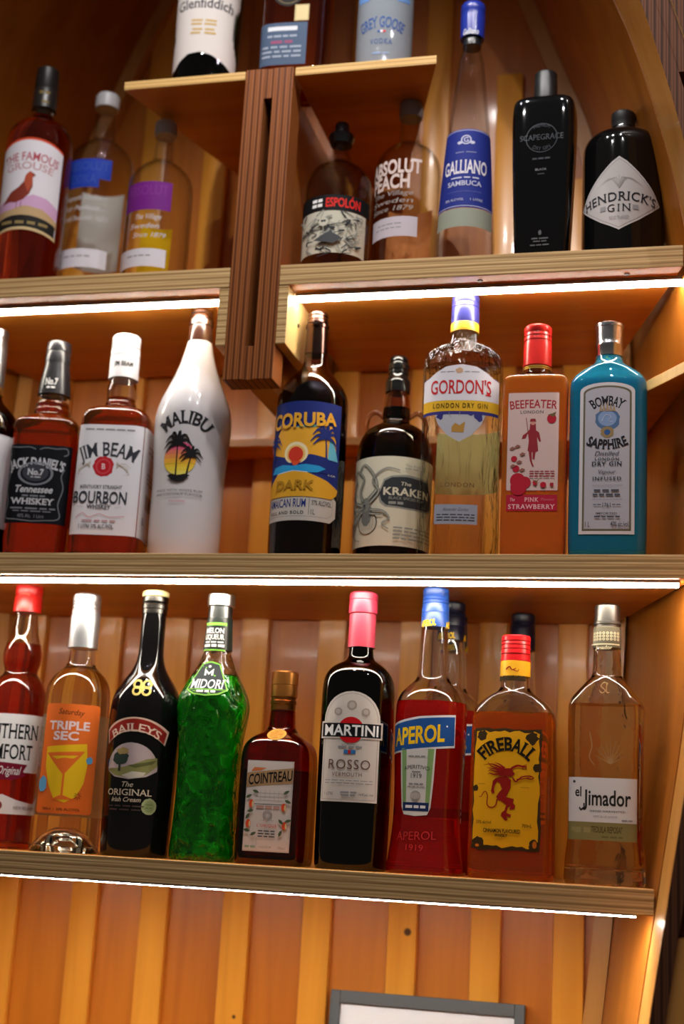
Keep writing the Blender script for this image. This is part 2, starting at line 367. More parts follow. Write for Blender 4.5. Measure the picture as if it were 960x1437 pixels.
# framed notice leaning on the back wall
fr = tag(empty('picture_frame', (-.345, .285, Z0-.555)), 'dark grey frame around a white sheet below the lowest shelf', 'picture frame')
def flat(nm, x0, x1, z0, z1, y0, y1, m, bev=0):
    bm = bmesh.new(); bx(bm, x0, x1, y0, y1, z0, z1, 0, bev); return obj(nm, bm, m, fr)
FW, FH = .131, .395
GREYF = gloss('#4d5258', .4)
flat('side_rail', -FW, -FW+.0135, 0, FH, 0, .014, GREYF, .001); flat('side_rail', FW-.0135, FW, 0, FH, 0, .014, GREYF, .001)
flat('top_rail', -FW+.0137, FW-.0137, FH-.0165, FH, 0, .014, GREYF, .001); flat('bottom_rail', -FW+.0137, FW-.0137, 0, .0165, 0, .014, GREYF, .001)
flat('sheet', -FW+.0137, FW-.0137, .0167, FH-.0167, .006, .010, paper('#e6e9f2'))
fr.rotation_euler = (-.11, 0, 0)
BOTTLES = {
 'socomf': {"at": [-0.8667, 0.098, 0.0], "rot": 13.3, "front": [1155, 30.93, -0.9125], "mm": 0.9219, "body": [[310.0, 14.9, 14.9, 2.0], [300.3, 14.8, 14.8, 2.0], [279.1, 17.2, 17.2, 2.0], [264.7, 22.9, 22.9, 2.0], [250.3, 25.7, 25.7, 2.0], [238.8, 24.7, 24.7, 2.0], [230.3, 21.4, 21.4, 2.0], [224.6, 21.8, 21.8, 2.0], [217.0, 28.4, 28.4, 2.0], [206.6, 34.5, 34.5, 2.0], [193.4, 37.3, 37.3, 2.0], [174.6, 37.7, 37.7, 2.0], [81.9, 38.2, 38.2, 2.0], [4.0, 37.8, 37.8, 2.0], [0.0, 35.9, 35.9, 2.0]], "caps": {"lid": [[347.0, 16.9], [344.1, 18.3], [332.4, 18.3], [329.4, 17.3], [326.5, 18.4], [307.1, 18.8]]}},
 'triple': {"at": [-0.769, 0.0721, 0.0], "rot": 16.9, "front": [1155, 34.93, -0.8844], "mm": 0.8935, "body": [[267.4, 16.2, 16.2, 2.0], [251.5, 17.1, 17.1, 2.0], [237.6, 17.4, 17.4, 2.0], [232.0, 20.3, 20.3, 2.0], [222.7, 31.4, 31.4, 2.0], [211.7, 38.3, 38.3, 2.0], [197.9, 41.4, 41.4, 2.0], [175.0, 41.7, 41.7, 2.0], [84.8, 43.1, 43.1, 2.0], [5.3, 44.0, 44.0, 2.0], [0.0, 42.1, 42.1, 2.0]], "caps": {"lid": [[328.6, 15.9], [325.8, 18.0], [318.2, 18.4], [317.2, 17.8], [314.4, 18.3], [313.5, 17.7], [309.7, 18.3], [308.7, 17.7], [305.0, 18.5], [301.2, 18.6]], "foil": [[301.2, 18.3], [299.3, 18.9], [272.1, 19.1], [257.1, 19.1]]}},
 'baileys': {"at": [-0.6743, 0.0739, 0.0], "rot": 12.1, "front": [1161, 34.54, -0.8719], "mm": 0.8818, "body": [[314.0, 13.4, 13.4, 2.0], [301.0, 15.5, 15.5, 2.0], [269.4, 15.6, 15.6, 2.0], [251.0, 16.0, 16.0, 2.0], [238.1, 18.7, 18.7, 2.0], [228.0, 23.7, 23.7, 2.0], [217.1, 31.4, 31.4, 2.0], [203.4, 39.6, 39.6, 2.0], [192.6, 43.6, 43.6, 2.0], [178.1, 45.3, 45.3, 2.0], [142.2, 46.0, 46.0, 2.0], [88.9, 45.3, 45.3, 2.0], [36.4, 43.6, 43.6, 2.0], [6.1, 42.5, 42.5, 2.0], [0.0, 40.7, 40.7, 2.0]], "caps": {"lid": [[333.7, 15.7], [332.3, 17.4], [327.1, 17.4], [326.2, 16.6]], "collar": [[326.2, 16.2], [325.3, 16.9], [319.6, 16.9], [318.7, 16.3], [315.9, 16.2], [315.0, 16.8], [310.3, 16.8], [309.3, 16.0], [303.8, 16.2]]}},
 'midori': {"at": [-0.5842, 0.0739, 0.0], "rot": 7.4, "front": [1168, 33.25, -0.8606], "mm": 0.8714, "body": [[266.5, 15.4, 15.4, 2.0], [252.9, 18.1, 18.1, 2.0], [243.8, 21.2, 21.2, 2.02], [230.2, 27.6, 27.6, 2.3], [216.7, 34.7, 34.7, 2.59], [203.2, 41.2, 41.2, 2.6], [193.4, 44.2, 44.2, 2.6], [184.4, 44.5, 44.5, 2.6], [172.0, 43.2, 43.2, 2.6], [154.2, 40.4, 40.4, 2.6], [127.8, 38.1, 38.1, 2.6], [84.1, 37.7, 37.7, 2.6], [49.5, 38.6, 38.6, 2.6], [19.5, 40.1, 40.1, 2.6], [4.2, 40.9, 40.9, 2.6], [0.0, 39.2, 39.2, 2.6]], "caps": {"lid": [[330.9, 16.0], [329.0, 17.6], [315.2, 17.6], [314.2, 16.4]], "foil": [[314.2, 15.5], [310.5, 15.5], [299.5, 15.6]], "band": [[299.5, 16.0], [297.6, 16.4], [280.2, 17.2], [258.3, 18.6]]}},
 'orange': {"at": [-0.4953, 0.0815, 0.0], "rot": 2.6, "front": [1174, 32.99, -0.8532], "mm": 0.8646, "body": [[193.2, 15.1, 15.1, 2.0], [184.4, 16.0, 16.0, 2.0], [168.5, 16.8, 16.8, 2.0], [163.2, 18.2, 18.2, 2.0], [158.8, 21.9, 21.9, 2.22], [154.5, 28.0, 28.0, 3.77], [149.2, 34.4, 34.4, 4.98], [142.2, 39.6, 39.6, 5.0], [133.5, 42.3, 42.3, 5.0], [118.7, 43.0, 43.0, 5.0], [54.1, 43.5, 43.5, 5.0], [4.9, 43.2, 43.2, 5.0], [0.0, 41.6, 41.6, 5.0]], "caps": {"lid": [[234.7, 15.2], [232.9, 16.8], [218.1, 16.9], [217.3, 16.4], [206.6, 16.8], [203.0, 16.7], [202.1, 16.0]], "collar": [[202.1, 15.4], [198.6, 15.4], [197.7, 16.6], [194.1, 16.5], [193.2, 15.7], [186.2, 16.0]]}},
 'vermouth': {"at": [-0.3974, 0.0748, 0.0], "rot": 3.5, "front": [1182, 31.41, -0.8359], "mm": 0.8483, "body": [[270.3, 14.6, 14.6, 2.0], [261.4, 15.3, 15.3, 2.0], [253.4, 15.9, 15.9, 2.0], [249.0, 19.4, 19.4, 2.01], [243.7, 28.5, 28.5, 2.57], [237.5, 35.9, 35.9, 2.9], [228.7, 41.4, 41.4, 2.9], [217.3, 43.4, 43.4, 2.9], [195.5, 43.7, 43.7, 2.9], [100.9, 43.6, 43.6, 2.9], [33.6, 42.8, 42.8, 2.9], [4.0, 42.2, 42.2, 2.9], [0.0, 40.5, 40.5, 2.9]], "caps": {"lid": [[334.8, 16.0], [333.0, 17.8], [325.8, 18.0], [324.9, 17.4], [317.7, 17.8], [308.7, 17.9], [307.8, 16.9]], "foil": [[307.8, 16.0], [305.1, 16.5], [283.6, 16.6], [265.8, 16.8]]}},
 'aperitif': {"at": [-0.3068, 0.0789, 0.0], "rot": -5.5, "front": [1186, 33.01, -0.8258], "mm": 0.8385, "body": [[299.1, 15.4, 15.4, 2.0], [285.8, 16.6, 16.6, 2.0], [250.7, 18.1, 18.1, 2.0], [233.2, 18.8, 18.8, 2.0], [227.1, 21.7, 21.7, 2.01], [221.1, 28.4, 28.4, 2.14], [212.4, 36.6, 36.6, 2.29], [203.8, 40.8, 40.8, 2.3], [194.3, 42.4, 42.4, 2.3], [147.2, 42.0, 42.0, 2.3], [96.6, 40.2, 40.2, 2.3], [63.2, 40.0, 40.0, 2.3], [34.3, 42.3, 42.3, 2.3], [13.8, 45.1, 45.1, 2.3], [4.0, 46.7, 46.7, 2.3], [0.0, 45.4, 45.4, 2.3]], "caps": {"lid": [[341.9, 14.6], [340.1, 16.1], [332.0, 16.1], [331.1, 15.7], [327.5, 16.4], [326.6, 15.8], [323.1, 16.5], [322.2, 16.0], [317.7, 16.7], [311.5, 17.0]], "band": [[311.5, 16.5], [310.6, 17.0], [292.9, 17.2]]}},
 'fireball': {"at": [-0.2041, 0.0606, 0.0], "rot": -5.9, "front": [1198, 29.0, -0.8109], "mm": 0.8252, "body": [[236.9, 15.3, 15.3, 2.0], [228.4, 16.9, 16.9, 2.0], [219.9, 17.3, 17.3, 2.0], [215.7, 19.9, 19.8, 2.01], [211.5, 25.7, 22.9, 2.54], [204.8, 35.4, 21.4, 3.93], [198.0, 42.4, 23.3, 4.2], [191.3, 46.1, 25.4, 4.2], [181.3, 48.1, 26.4, 4.2], [149.6, 48.5, 26.7, 4.2], [67.8, 48.9, 26.9, 4.2], [4.0, 48.9, 26.9, 4.2], [0.0, 47.2, 26.0, 4.2]], "caps": {"lid": [[281.7, 15.8], [280.0, 17.3], [275.3, 17.5], [274.4, 16.7], [271.0, 17.5], [270.2, 16.8], [265.9, 17.5], [265.0, 16.9], [259.9, 17.7], [259.0, 17.0], [250.9, 17.8]], "band": [[250.9, 17.0], [250.1, 18.0], [232.6, 18.1]]}},
 'tequila': {"at": [-0.0975, 0.0679, 0.0], "rot": -4.6, "front": [1208, 27.06, -0.7969], "mm": 0.8124, "body": [[275.0, 14.7, 14.7, 2.0], [266.5, 16.0, 16.0, 2.0], [249.7, 16.5, 16.5, 2.0], [237.0, 17.2, 17.2, 2.0], [233.7, 20.1, 19.9, 2.07], [227.0, 25.4, 23.1, 2.99], [216.1, 33.9, 25.0, 4.81], [207.8, 40.3, 29.0, 5.0], [202.0, 42.1, 30.3, 5.0], [192.9, 42.5, 30.6, 5.0], [121.5, 41.4, 29.8, 5.0], [61.2, 40.6, 29.3, 5.0], [45.3, 41.3, 29.8, 5.0], [29.4, 43.6, 31.4, 5.0], [5.8, 44.6, 32.1, 5.0], [4.0, 44.6, 32.1, 5.0], [0.0, 43.0, 30.9, 5.0]], "caps": {"lid": [[322.0, 12.3], [320.2, 14.7], [315.1, 14.9], [304.8, 15.1], [301.4, 15.2], [300.5, 16.1], [298.0, 16.1], [297.1, 15.0], [294.6, 15.0]], "band": [[294.6, 15.6], [293.7, 16.2], [280.9, 16.4], [269.9, 16.4]]}},
 'edge': {"at": [-0.947, 0.0707, 0.37], "rot": 15.8, "front": [735, 44.53, -1.0019], "mm": 0.9591, "body": [[253.8, 14.4, 14.4, 2.0], [236.0, 17.8, 17.8, 2.0], [226.7, 21.8, 21.8, 2.0], [216.3, 33.6, 33.6, 2.0], [204.9, 42.4, 42.4, 2.0], [191.5, 46.3, 46.3, 2.0], [150.6, 46.6, 46.6, 2.0], [20.2, 45.8, 45.8, 2.0], [0.0, 44.3, 44.3, 2.0]], "caps": {"lid": [[332.9, 16.0], [330.8, 18.0], [321.2, 18.0], [320.1, 17.0], [308.5, 18.5]], "foil": [[308.5, 17.8], [307.4, 18.3], [248.6, 18.9]], "ring": [[248.6, 18.9], [247.5, 19.5], [237.1, 19.8]]}},
 'jack': {"at": [-0.8503, 0.0761, 0.37], "rot": 14.1, "front": [736, 45.09, -0.9928], "mm": 0.9505, "body": [[239.4, 18.6, 18.6, 2.0], [232.2, 21.6, 21.6, 2.0], [224.0, 20.9, 20.9, 2.0], [221.9, 22.5, 22.5, 2.0], [217.8, 22.5, 22.5, 2.0], [215.8, 21.5, 21.5, 2.0], [213.7, 24.4, 24.4, 2.05], [208.6, 24.8, 24.8, 2.1], [206.6, 23.5, 23.5, 2.0], [203.5, 26.0, 26.0, 2.33], [199.4, 30.8, 30.8, 4.14], [194.3, 38.3, 38.3, 5.0], [190.2, 42.7, 42.7, 5.0], [182.1, 44.0, 44.0, 5.0], [150.7, 43.8, 43.8, 5.0], [51.0, 42.4, 42.4, 5.0], [19.6, 42.2, 42.2, 5.0], [0.0, 40.0, 40.0, 5.0]], "caps": {"lid": [[312.3, 15.3], [310.2, 16.6], [298.6, 16.8], [297.6, 16.1], [295.5, 16.8], [281.9, 17.4]], "foil": [[281.9, 16.8], [279.9, 17.0], [268.4, 18.7], [252.9, 20.9], [234.3, 22.8]]}},
 'beam': {"at": [-0.7488, 0.0734, 0.37], "rot": 10.3, "front": [736, 45.05, -0.9796], "mm": 0.9381, "body": [[259.3, 17.0, 17.0, 2.0], [249.1, 18.4, 18.4, 2.0], [240.9, 20.3, 20.3, 2.0], [232.8, 20.6, 20.6, 2.0], [225.7, 19.3, 19.3, 2.0], [221.6, 18.8, 18.8, 2.0], [219.6, 20.7, 20.7, 2.0], [216.6, 20.7, 20.7, 2.0], [214.6, 20.3, 20.3, 2.0], [211.5, 25.5, 25.0, 2.41], [207.5, 35.8, 30.9, 4.74], [201.4, 42.8, 36.4, 5.0], [191.4, 45.8, 39.0, 5.0], [163.3, 47.0, 40.0, 5.0], [89.2, 47.5, 40.3, 5.0], [21.2, 47.9, 40.7, 5.0], [0.0, 46.1, 39.2, 5.0]], "caps": {"lid": [[316.9, 17.1], [314.8, 19.0], [308.6, 19.5], [307.6, 18.7], [304.5, 19.5], [303.5, 18.7], [299.3, 19.6], [298.3, 18.8], [294.2, 19.7], [287.0, 19.8]], "foil": [[287.0, 19.1], [285.4, 19.7], [254.2, 20.1]]}},
 'coconut': {"at": [-0.6434, 0.0763, 0.37], "rot": 8.2, "front": [738, 41.24, -0.9611], "mm": 0.9213, "body": [[329.4, 15.0, 15.0, 2.0], [318.1, 15.4, 15.4, 2.0], [305.9, 16.4, 16.4, 2.0], [295.7, 18.3, 18.3, 2.0], [279.4, 22.1, 22.1, 2.0], [259.2, 28.7, 28.7, 2.0], [241.0, 35.8, 35.8, 2.0], [225.0, 43.4, 43.4, 2.0], [207.0, 49.0, 49.0, 2.0], [191.1, 51.0, 51.0, 2.0], [165.4, 50.2, 50.2, 2.0], [137.8, 48.1, 48.1, 2.0], [98.9, 46.7, 46.7, 2.0], [60.3, 47.0, 47.0, 2.0], [22.0, 46.9, 46.9, 2.0], [0.0, 44.6, 44.6, 2.0]], "caps": {"lid": [[354.2, 13.6], [352.1, 14.9], [345.9, 15.1], [344.9, 14.3], [342.8, 15.3], [337.7, 15.5], [336.6, 14.5], [335.6, 16.6], [329.4, 16.6]], "foil": [[329.4, 15.3], [326.4, 15.8], [304.9, 16.7]]}},
 'darkrum': {"at": [-0.4755, 0.062, 0.37], "rot": 4.1, "front": [738, 38.4, -0.9329], "mm": 0.8949, "body": [[314.3, 13.6, 13.6, 2.0], [296.4, 14.6, 14.6, 2.0], [276.6, 15.1, 15.1, 2.0], [262.9, 16.3, 16.3, 2.0], [256.0, 18.6, 18.6, 2.0], [247.2, 26.5, 26.5, 2.0], [236.4, 35.7, 35.7, 2.0], [225.7, 42.1, 42.1, 2.0], [215.0, 45.9, 45.9, 2.0], [193.7, 46.8, 46.8, 2.0], [84.4, 46.6, 46.6, 2.0], [17.4, 46.4, 46.4, 2.0], [0.0, 44.6, 44.6, 2.0]], "caps": {"lid": [[335.2, 12.0], [333.2, 13.4], [330.2, 13.6], [329.2, 12.9], [325.2, 13.9], [324.2, 13.3], [320.3, 14.2], [319.3, 13.7], [317.3, 15.7], [313.3, 15.7], [312.3, 14.5], [302.4, 14.8], [291.5, 14.9], [276.6, 15.4]]}},
 'spiced': {"at": [-0.3754, 0.115, 0.37], "rot": 10.5, "front": [740, 47.53, -0.9448], "mm": 0.9054, "body": [[242.8, 14.1, 14.1, 2.0], [232.9, 16.4, 16.4, 2.0], [221.1, 17.6, 17.6, 2.0], [213.2, 18.3, 18.3, 2.0], [201.4, 17.8, 17.8, 2.0], [197.5, 19.2, 19.2, 2.0], [193.6, 25.2, 25.2, 2.0], [187.8, 35.5, 35.5, 2.0], [178.0, 43.4, 43.4, 2.0], [164.4, 48.4, 48.4, 2.0], [145.1, 50.2, 50.2, 2.0], [97.1, 49.9, 49.9, 2.0], [27.3, 49.4, 49.4, 2.0], [0.0, 47.5, 47.5, 2.0]], "caps": {"lid": [[289.5, 10.9], [287.5, 12.1], [283.5, 12.3], [282.5, 11.5], [280.5, 12.3], [278.5, 12.3], [277.5, 14.2], [271.5, 14.4], [270.5, 13.2], [265.6, 13.7], [264.6, 12.8], [259.6, 13.7], [256.6, 15.8], [252.7, 16.5], [239.8, 16.6]]}},
 'drygin': {"at": [-0.2805, 0.0654, 0.37], "rot": 5.6, "front": [738, 40.81, -0.9132], "mm": 0.8761, "body": [[304.1, 16.0, 16.0, 2.0], [292.5, 16.7, 16.7, 2.0], [286.7, 17.7, 17.7, 2.0], [282.8, 23.6, 23.1, 2.05], [278.0, 34.5, 27.4, 2.44], [272.2, 43.5, 31.3, 2.6], [264.6, 48.9, 35.2, 2.6], [254.0, 50.6, 36.4, 2.6], [214.1, 50.5, 36.4, 2.6], [176.4, 49.9, 35.9, 2.6], [139.1, 49.2, 35.4, 2.6], [83.9, 49.9, 35.9, 2.6], [20.4, 50.6, 36.4, 2.6], [0.0, 48.6, 35.0, 2.6]], "caps": {"lid": [[352.2, 16.1], [349.9, 17.6], [341.1, 17.7], [340.1, 17.2], [335.2, 17.7], [334.2, 17.2], [329.3, 17.8], [312.8, 17.9]], "band": [[312.8, 17.7], [311.8, 18.2], [300.7, 18.2]]}},
 'strawberry': {"at": [-0.1864, 0.0608, 0.37], "rot": 1.5, "front": [738, 41.32, -0.9023], "mm": 0.8657, "body": [[254.1, 13.8, 13.8, 2.0], [245.7, 14.3, 14.3, 2.0], [240.0, 15.6, 15.6, 2.0], [237.2, 20.3, 19.7, 2.52], [234.9, 32.8, 23.6, 7.0], [231.6, 38.4, 27.7, 7.0], [226.0, 39.9, 28.8, 7.0], [173.1, 39.7, 28.6, 7.0], [82.0, 39.2, 28.2, 7.0], [17.9, 39.2, 28.3, 7.0], [0.0, 37.7, 27.1, 7.0]], "caps": {"lid": [[303.8, 15.7], [301.5, 17.5], [294.9, 17.6], [293.9, 17.0], [290.1, 17.6], [289.1, 17.0], [284.4, 17.6], [283.4, 17.0], [276.8, 17.6], [250.4, 17.8]]}},
 'bluegin': {"at": [-0.098, 0.0633, 0.37], "rot": 0.4, "front": [738, 41.24, -0.8907], "mm": 0.8547, "body": [[265.3, 15.0, 15.0, 2.0], [256.9, 16.8, 16.8, 2.0], [251.3, 19.4, 19.4, 2.01], [246.6, 24.6, 22.8, 2.64], [240.1, 33.1, 23.8, 4.48], [233.6, 40.5, 26.7, 5.0], [227.1, 44.8, 29.6, 5.0], [219.7, 46.7, 30.8, 5.0], [172.1, 46.6, 30.8, 5.0], [82.1, 46.6, 30.8, 5.0], [18.6, 46.5, 30.7, 5.0], [0.0, 44.7, 29.5, 5.0]], "caps": {"lid": [[304.7, 16.4], [303.3, 17.6], [300.0, 17.6], [299.1, 16.6], [283.1, 16.3], [278.4, 16.4], [277.4, 16.8], [274.6, 16.8], [273.7, 16.4], [261.5, 16.6]]}},
 'grouse': {"at": [-0.912, 0.0698, 0.75], "rot": 14.9, "front": [348, 56.72, -1.0993], "mm": 0.999, "body": [[293.1, 14.5, 14.5, 2.0], [280.5, 15.5, 15.5, 2.0], [273.6, 19.7, 19.7, 2.0], [266.7, 30.0, 30.0, 2.0], [257.6, 39.8, 39.8, 2.0], [246.3, 45.9, 45.9, 2.0], [230.4, 47.9, 47.9, 2.0], [129.7, 46.8, 46.8, 2.0], [37.9, 45.8, 45.8, 2.0], [0.0, 44.3, 44.3, 2.0]], "caps": {"lid": [[356.7, 14.6], [354.3, 16.3], [324.2, 16.7], [323.0, 16.2], [321.9, 16.9], [290.8, 17.4]]}},
 'vodkablue': {"at": [-0.854, 0.155, 0.75], "rot": 12.2, "front": [346, 92.65, -1.1406], "mm": 1.0314, "body": [[339.9, 14.5, 14.5, 2.0], [312.6, 15.6, 15.6, 2.0], [287.8, 16.6, 16.6, 2.0], [280.7, 18.7, 18.7, 2.0], [272.5, 28.9, 28.9, 2.0], [263.1, 39.5, 39.5, 2.0], [251.4, 46.9, 46.9, 2.0], [236.2, 50.6, 50.6, 2.0], [201.4, 51.2, 51.2, 2.0], [76.0, 50.7, 50.7, 2.0], [0.0, 48.6, 48.6, 2.0]], "caps": {"lid": [[359.0, 15.7], [355.4, 18.1], [342.3, 18.3], [336.3, 17.6]]}},
 'vodkapurple': {"at": [-0.7216, 0.078, 0.75], "rot": 7.5, "front": [344, 55.26, -1.0788], "mm": 0.9802, "body": [[242.6, 12.6, 12.6, 2.0], [220.4, 13.3, 13.3, 2.0], [202.7, 14.1, 14.1, 2.0], [196.1, 17.1, 17.1, 2.0], [188.4, 28.1, 28.1, 2.0], [178.5, 38.2, 38.2, 2.0], [167.5, 43.6, 43.6, 2.0], [154.4, 45.6, 45.6, 2.0], [111.0, 45.8, 45.8, 2.0], [38.2, 45.9, 45.9, 2.0], [0.0, 43.9, 43.9, 2.0]], "caps": {"lid": [[260.4, 14.2], [257.1, 15.8], [244.8, 16.0], [239.2, 15.2]]}},
 'skulltequila': {"at": [-0.4606, 0.0717, 0.75], "rot": 7.5, "front": [331, 49.63, -1.0382], "mm": 0.9428, "body": [[204.8, 9.7, 9.7, 2.0], [197.3, 10.7, 10.7, 2.0], [186.7, 11.6, 11.6, 2.0], [184.6, 15.0, 15.0, 2.0], [177.1, 15.8, 15.8, 2.0], [174.0, 17.4, 17.4, 2.0], [168.7, 26.1, 26.1, 2.0], [162.3, 34.3, 34.3, 2.0], [153.9, 40.5, 40.5, 2.0], [143.4, 44.6, 44.6, 2.0], [131.8, 46.0, 46.0, 2.0], [81.8, 45.9, 45.9, 2.0], [35.5, 46.1, 46.1, 2.0], [0.0, 44.2, 44.2, 2.0]], "caps": {"lid": [[234.8, 8.3], [232.6, 9.7], [217.6, 10.0], [216.6, 17.0], [213.3, 17.9], [211.2, 17.0], [202.7, 15.1], [201.6, 10.2]]}},
 'vodkapeach': {"at": [-0.3706, 0.095, 0.75], "rot": -4.6, "front": [328, 59.94, -1.042], "mm": 0.9446, "body": [[251.2, 13.2, 13.2, 2.0], [229.7, 14.1, 14.1, 2.0], [213.6, 14.6, 14.6, 2.0], [207.2, 17.0, 17.0, 2.0], [200.8, 25.7, 25.7, 2.0], [193.4, 34.9, 34.9, 2.0], [183.8, 41.2, 41.2, 2.0], [171.1, 44.8, 44.8, 2.0], [150.0, 45.3, 45.3, 2.0], [46.1, 45.0, 45.0, 2.0], [0.0, 43.3, 43.3, 2.0]], "caps": {"lid": [[270.7, 14.2], [267.4, 16.2], [253.4, 16.4], [248.0, 15.6]]}},
 'sambuca': {"at": [-0.2845, 0.0658, 0.75], "rot": 3.8, "front": [321, 49.71, -1.0153], "mm": 0.921, "body": [[333.0, 12.0, 12.0, 2.0], [323.3, 13.0, 13.0, 2.0], [311.5, 16.3, 16.3, 2.0], [305.1, 17.5, 17.5, 2.0], [291.2, 18.7, 18.7, 2.0], [270.0, 21.0, 21.0, 2.0], [238.3, 24.0, 24.0, 2.0], [212.2, 27.0, 27.0, 2.0], [160.3, 31.0, 31.0, 2.0], [104.0, 34.8, 34.8, 2.0], [58.6, 37.6, 37.6, 2.0], [30.6, 38.9, 38.9, 2.0], [0.0, 37.5, 37.5, 2.0]], "caps": {"lid": [[394.3, 15.0], [391.5, 16.5], [382.8, 16.6], [381.7, 16.1], [374.1, 16.7], [342.7, 16.1]], "collar": [[343.8, 12.5], [342.7, 13.0], [330.8, 12.5]]}},
 'blackgin': {"at": [-0.1829, 0.0554, 0.75], "rot": -2.6, "front": [316, 50.12, -1.0035], "mm": 0.9098, "body": [[238.4, 12.6, 12.6, 2.0], [236.3, 13.5, 13.5, 2.0], [234.3, 27.1, 19.4, 4.26], [232.2, 34.8, 21.6, 5.0], [228.1, 38.4, 23.8, 5.0], [218.8, 40.1, 24.9, 5.0], [193.2, 40.8, 25.3, 5.0], [115.4, 38.5, 23.9, 5.0], [26.3, 34.8, 21.5, 5.0], [0.0, 33.4, 20.7, 5.0]], "caps": {"lid": [[275.8, 13.1], [273.7, 14.6], [263.3, 14.7], [262.2, 15.1], [235.3, 15.1]]}},
 'apothecary': {"at": [-0.0841, 0.0795, 0.75], "rot": -1.1, "front": [311, 47.66, -0.9884], "mm": 0.896, "body": [[203.7, 14.8, 14.8, 2.0], [197.6, 15.8, 15.8, 2.0], [188.4, 15.7, 15.7, 2.0], [186.3, 30.5, 30.5, 2.0], [184.3, 39.8, 39.8, 2.0], [179.2, 46.2, 46.2, 2.0], [171.1, 50.3, 50.3, 2.0], [161.0, 51.9, 51.9, 2.0], [122.7, 51.9, 51.9, 2.0], [37.6, 51.9, 51.9, 2.0], [0.0, 50.3, 50.3, 2.0]], "caps": {"lid": [[223.2, 13.9], [221.1, 15.6], [210.8, 15.8], [209.8, 15.3], [199.6, 15.0], [198.6, 15.9], [188.4, 16.0]]}},
 'malt': {"at": [-0.6663, 0.0694, 1.034], "rot": 11.9, "front": [62, 64.88, -1.147], "mm": 1.0017, "body": [[359.3, 14.7, 14.7, 2.0], [329.2, 15.7, 15.7, 2.0], [293.2, 17.7, 17.7, 2.0], [263.5, 24.8, 24.8, 2.11], [234.0, 36.7, 36.7, 2.4], [210.6, 43.7, 43.7, 2.4], [187.2, 46.1, 46.1, 2.4], [129.4, 46.3, 46.3, 2.4], [55.4, 45.9, 45.9, 2.4], [0.0, 43.9, 43.9, 2.4]], "caps": {"lid": [[420.3, 14.8], [417.8, 16.4], [353.3, 17.3]]}},
 'flatwhiskey': {"at": [-0.5329, 0.0669, 1.034], "rot": 3.9, "front": [55, 64.1, -1.1326], "mm": 0.9884, "body": [[315.8, 14.4, 14.4, 2.0], [292.3, 15.3, 15.3, 2.0], [280.6, 20.3, 20.2, 2.1], [272.4, 34.3, 28.0, 4.75], [260.7, 43.7, 35.0, 5.0], [245.6, 46.5, 37.2, 5.0], [148.0, 46.4, 37.1, 5.0], [47.1, 46.3, 37.0, 5.0], [0.0, 44.4, 35.5, 5.0]], "caps": {"lid": [[369.3, 14.4], [366.9, 16.5], [309.9, 16.9]]}},
 'frosted': {"at": [-0.4062, 0.0635, 1.034], "rot": 6.8, "front": [47, 56.26, -1.1107], "mm": 0.9694, "body": [[325.8, 14.1, 14.1, 2.0], [302.6, 15.1, 15.1, 2.0], [256.5, 19.0, 19.0, 2.0], [222.2, 26.9, 26.9, 2.0], [188.2, 34.7, 34.7, 2.0], [165.7, 37.6, 37.6, 2.0], [132.2, 38.4, 38.4, 2.0], [41.9, 38.5, 38.5, 2.0], [0.0, 37.0, 37.0, 2.0]], "caps": {"lid": [[408.2, 14.3], [405.8, 15.8], [320.0, 16.1]]}},
}
# ------------------------------------------------------------------ bottles
def chaikin(rows, it=2):
    for _ in range(it):
        out = [rows[0]]
        for a, b in zip(rows, rows[1:]):
            out.append(tuple(.75*p+.25*q for p, q in zip(a, b))); out.append(tuple(.25*p+.75*q for p, q in zip(a, b)))
        out.append(rows[-1]); rows = out
    return rows
NSEG = 64
def section(rx, ry, p, n=NSEG):
    pts = []
    for i in range(n):
        t = 2*math.pi*i/n; s, c = math.sin(t), math.cos(t); e = 2/p
        pts.append((rx*math.copysign(abs(s)**e, s), -ry*math.copysign(abs(c)**e, c)))
    return pts
def loft(bm, rows, flip=False, top=True, bottom=True, punt=0, mi=0):
    """rows bottom to top: (z, rx, ry, p) in metres"""
    rings = []
    for z, rx, ry, p in rows: rings.append([bm.verts.new((x, y, z)) for x, y in section(rx, ry, p)])
    def face(v):
        f = bm.faces.new(v[::-1] if flip else v); f.material_index = mi
    n = NSEG
    for a, b in zip(rings, rings[1:]):
        for i in range(n): face((a[i], a[(i+1) % n], b[(i+1) % n], b[i]))
    if bottom:
        z, rx, ry, p = rows[0]; prev = rings[0]
        for k, h in ((.8, .05), (.55, .65), (.25, .95)):
            r = [bm.verts.new((x*k, y*k, z+punt*h)) for x, y in section(rx, ry, p)]
            for i in range(n): face((r[i], r[(i+1) % n], prev[(i+1) % n], prev[i]))
            prev = r
        c = bm.verts.new((0, 0, z+punt))
        for i in range(n): face((c, prev[(i+1) % n], prev[i]))
    if top:
        z = rows[-1][0]; c = bm.verts.new((0, 0, z))
        for i in range(n): face((c, rings[-1][i], rings[-1][(i+1) % n]))

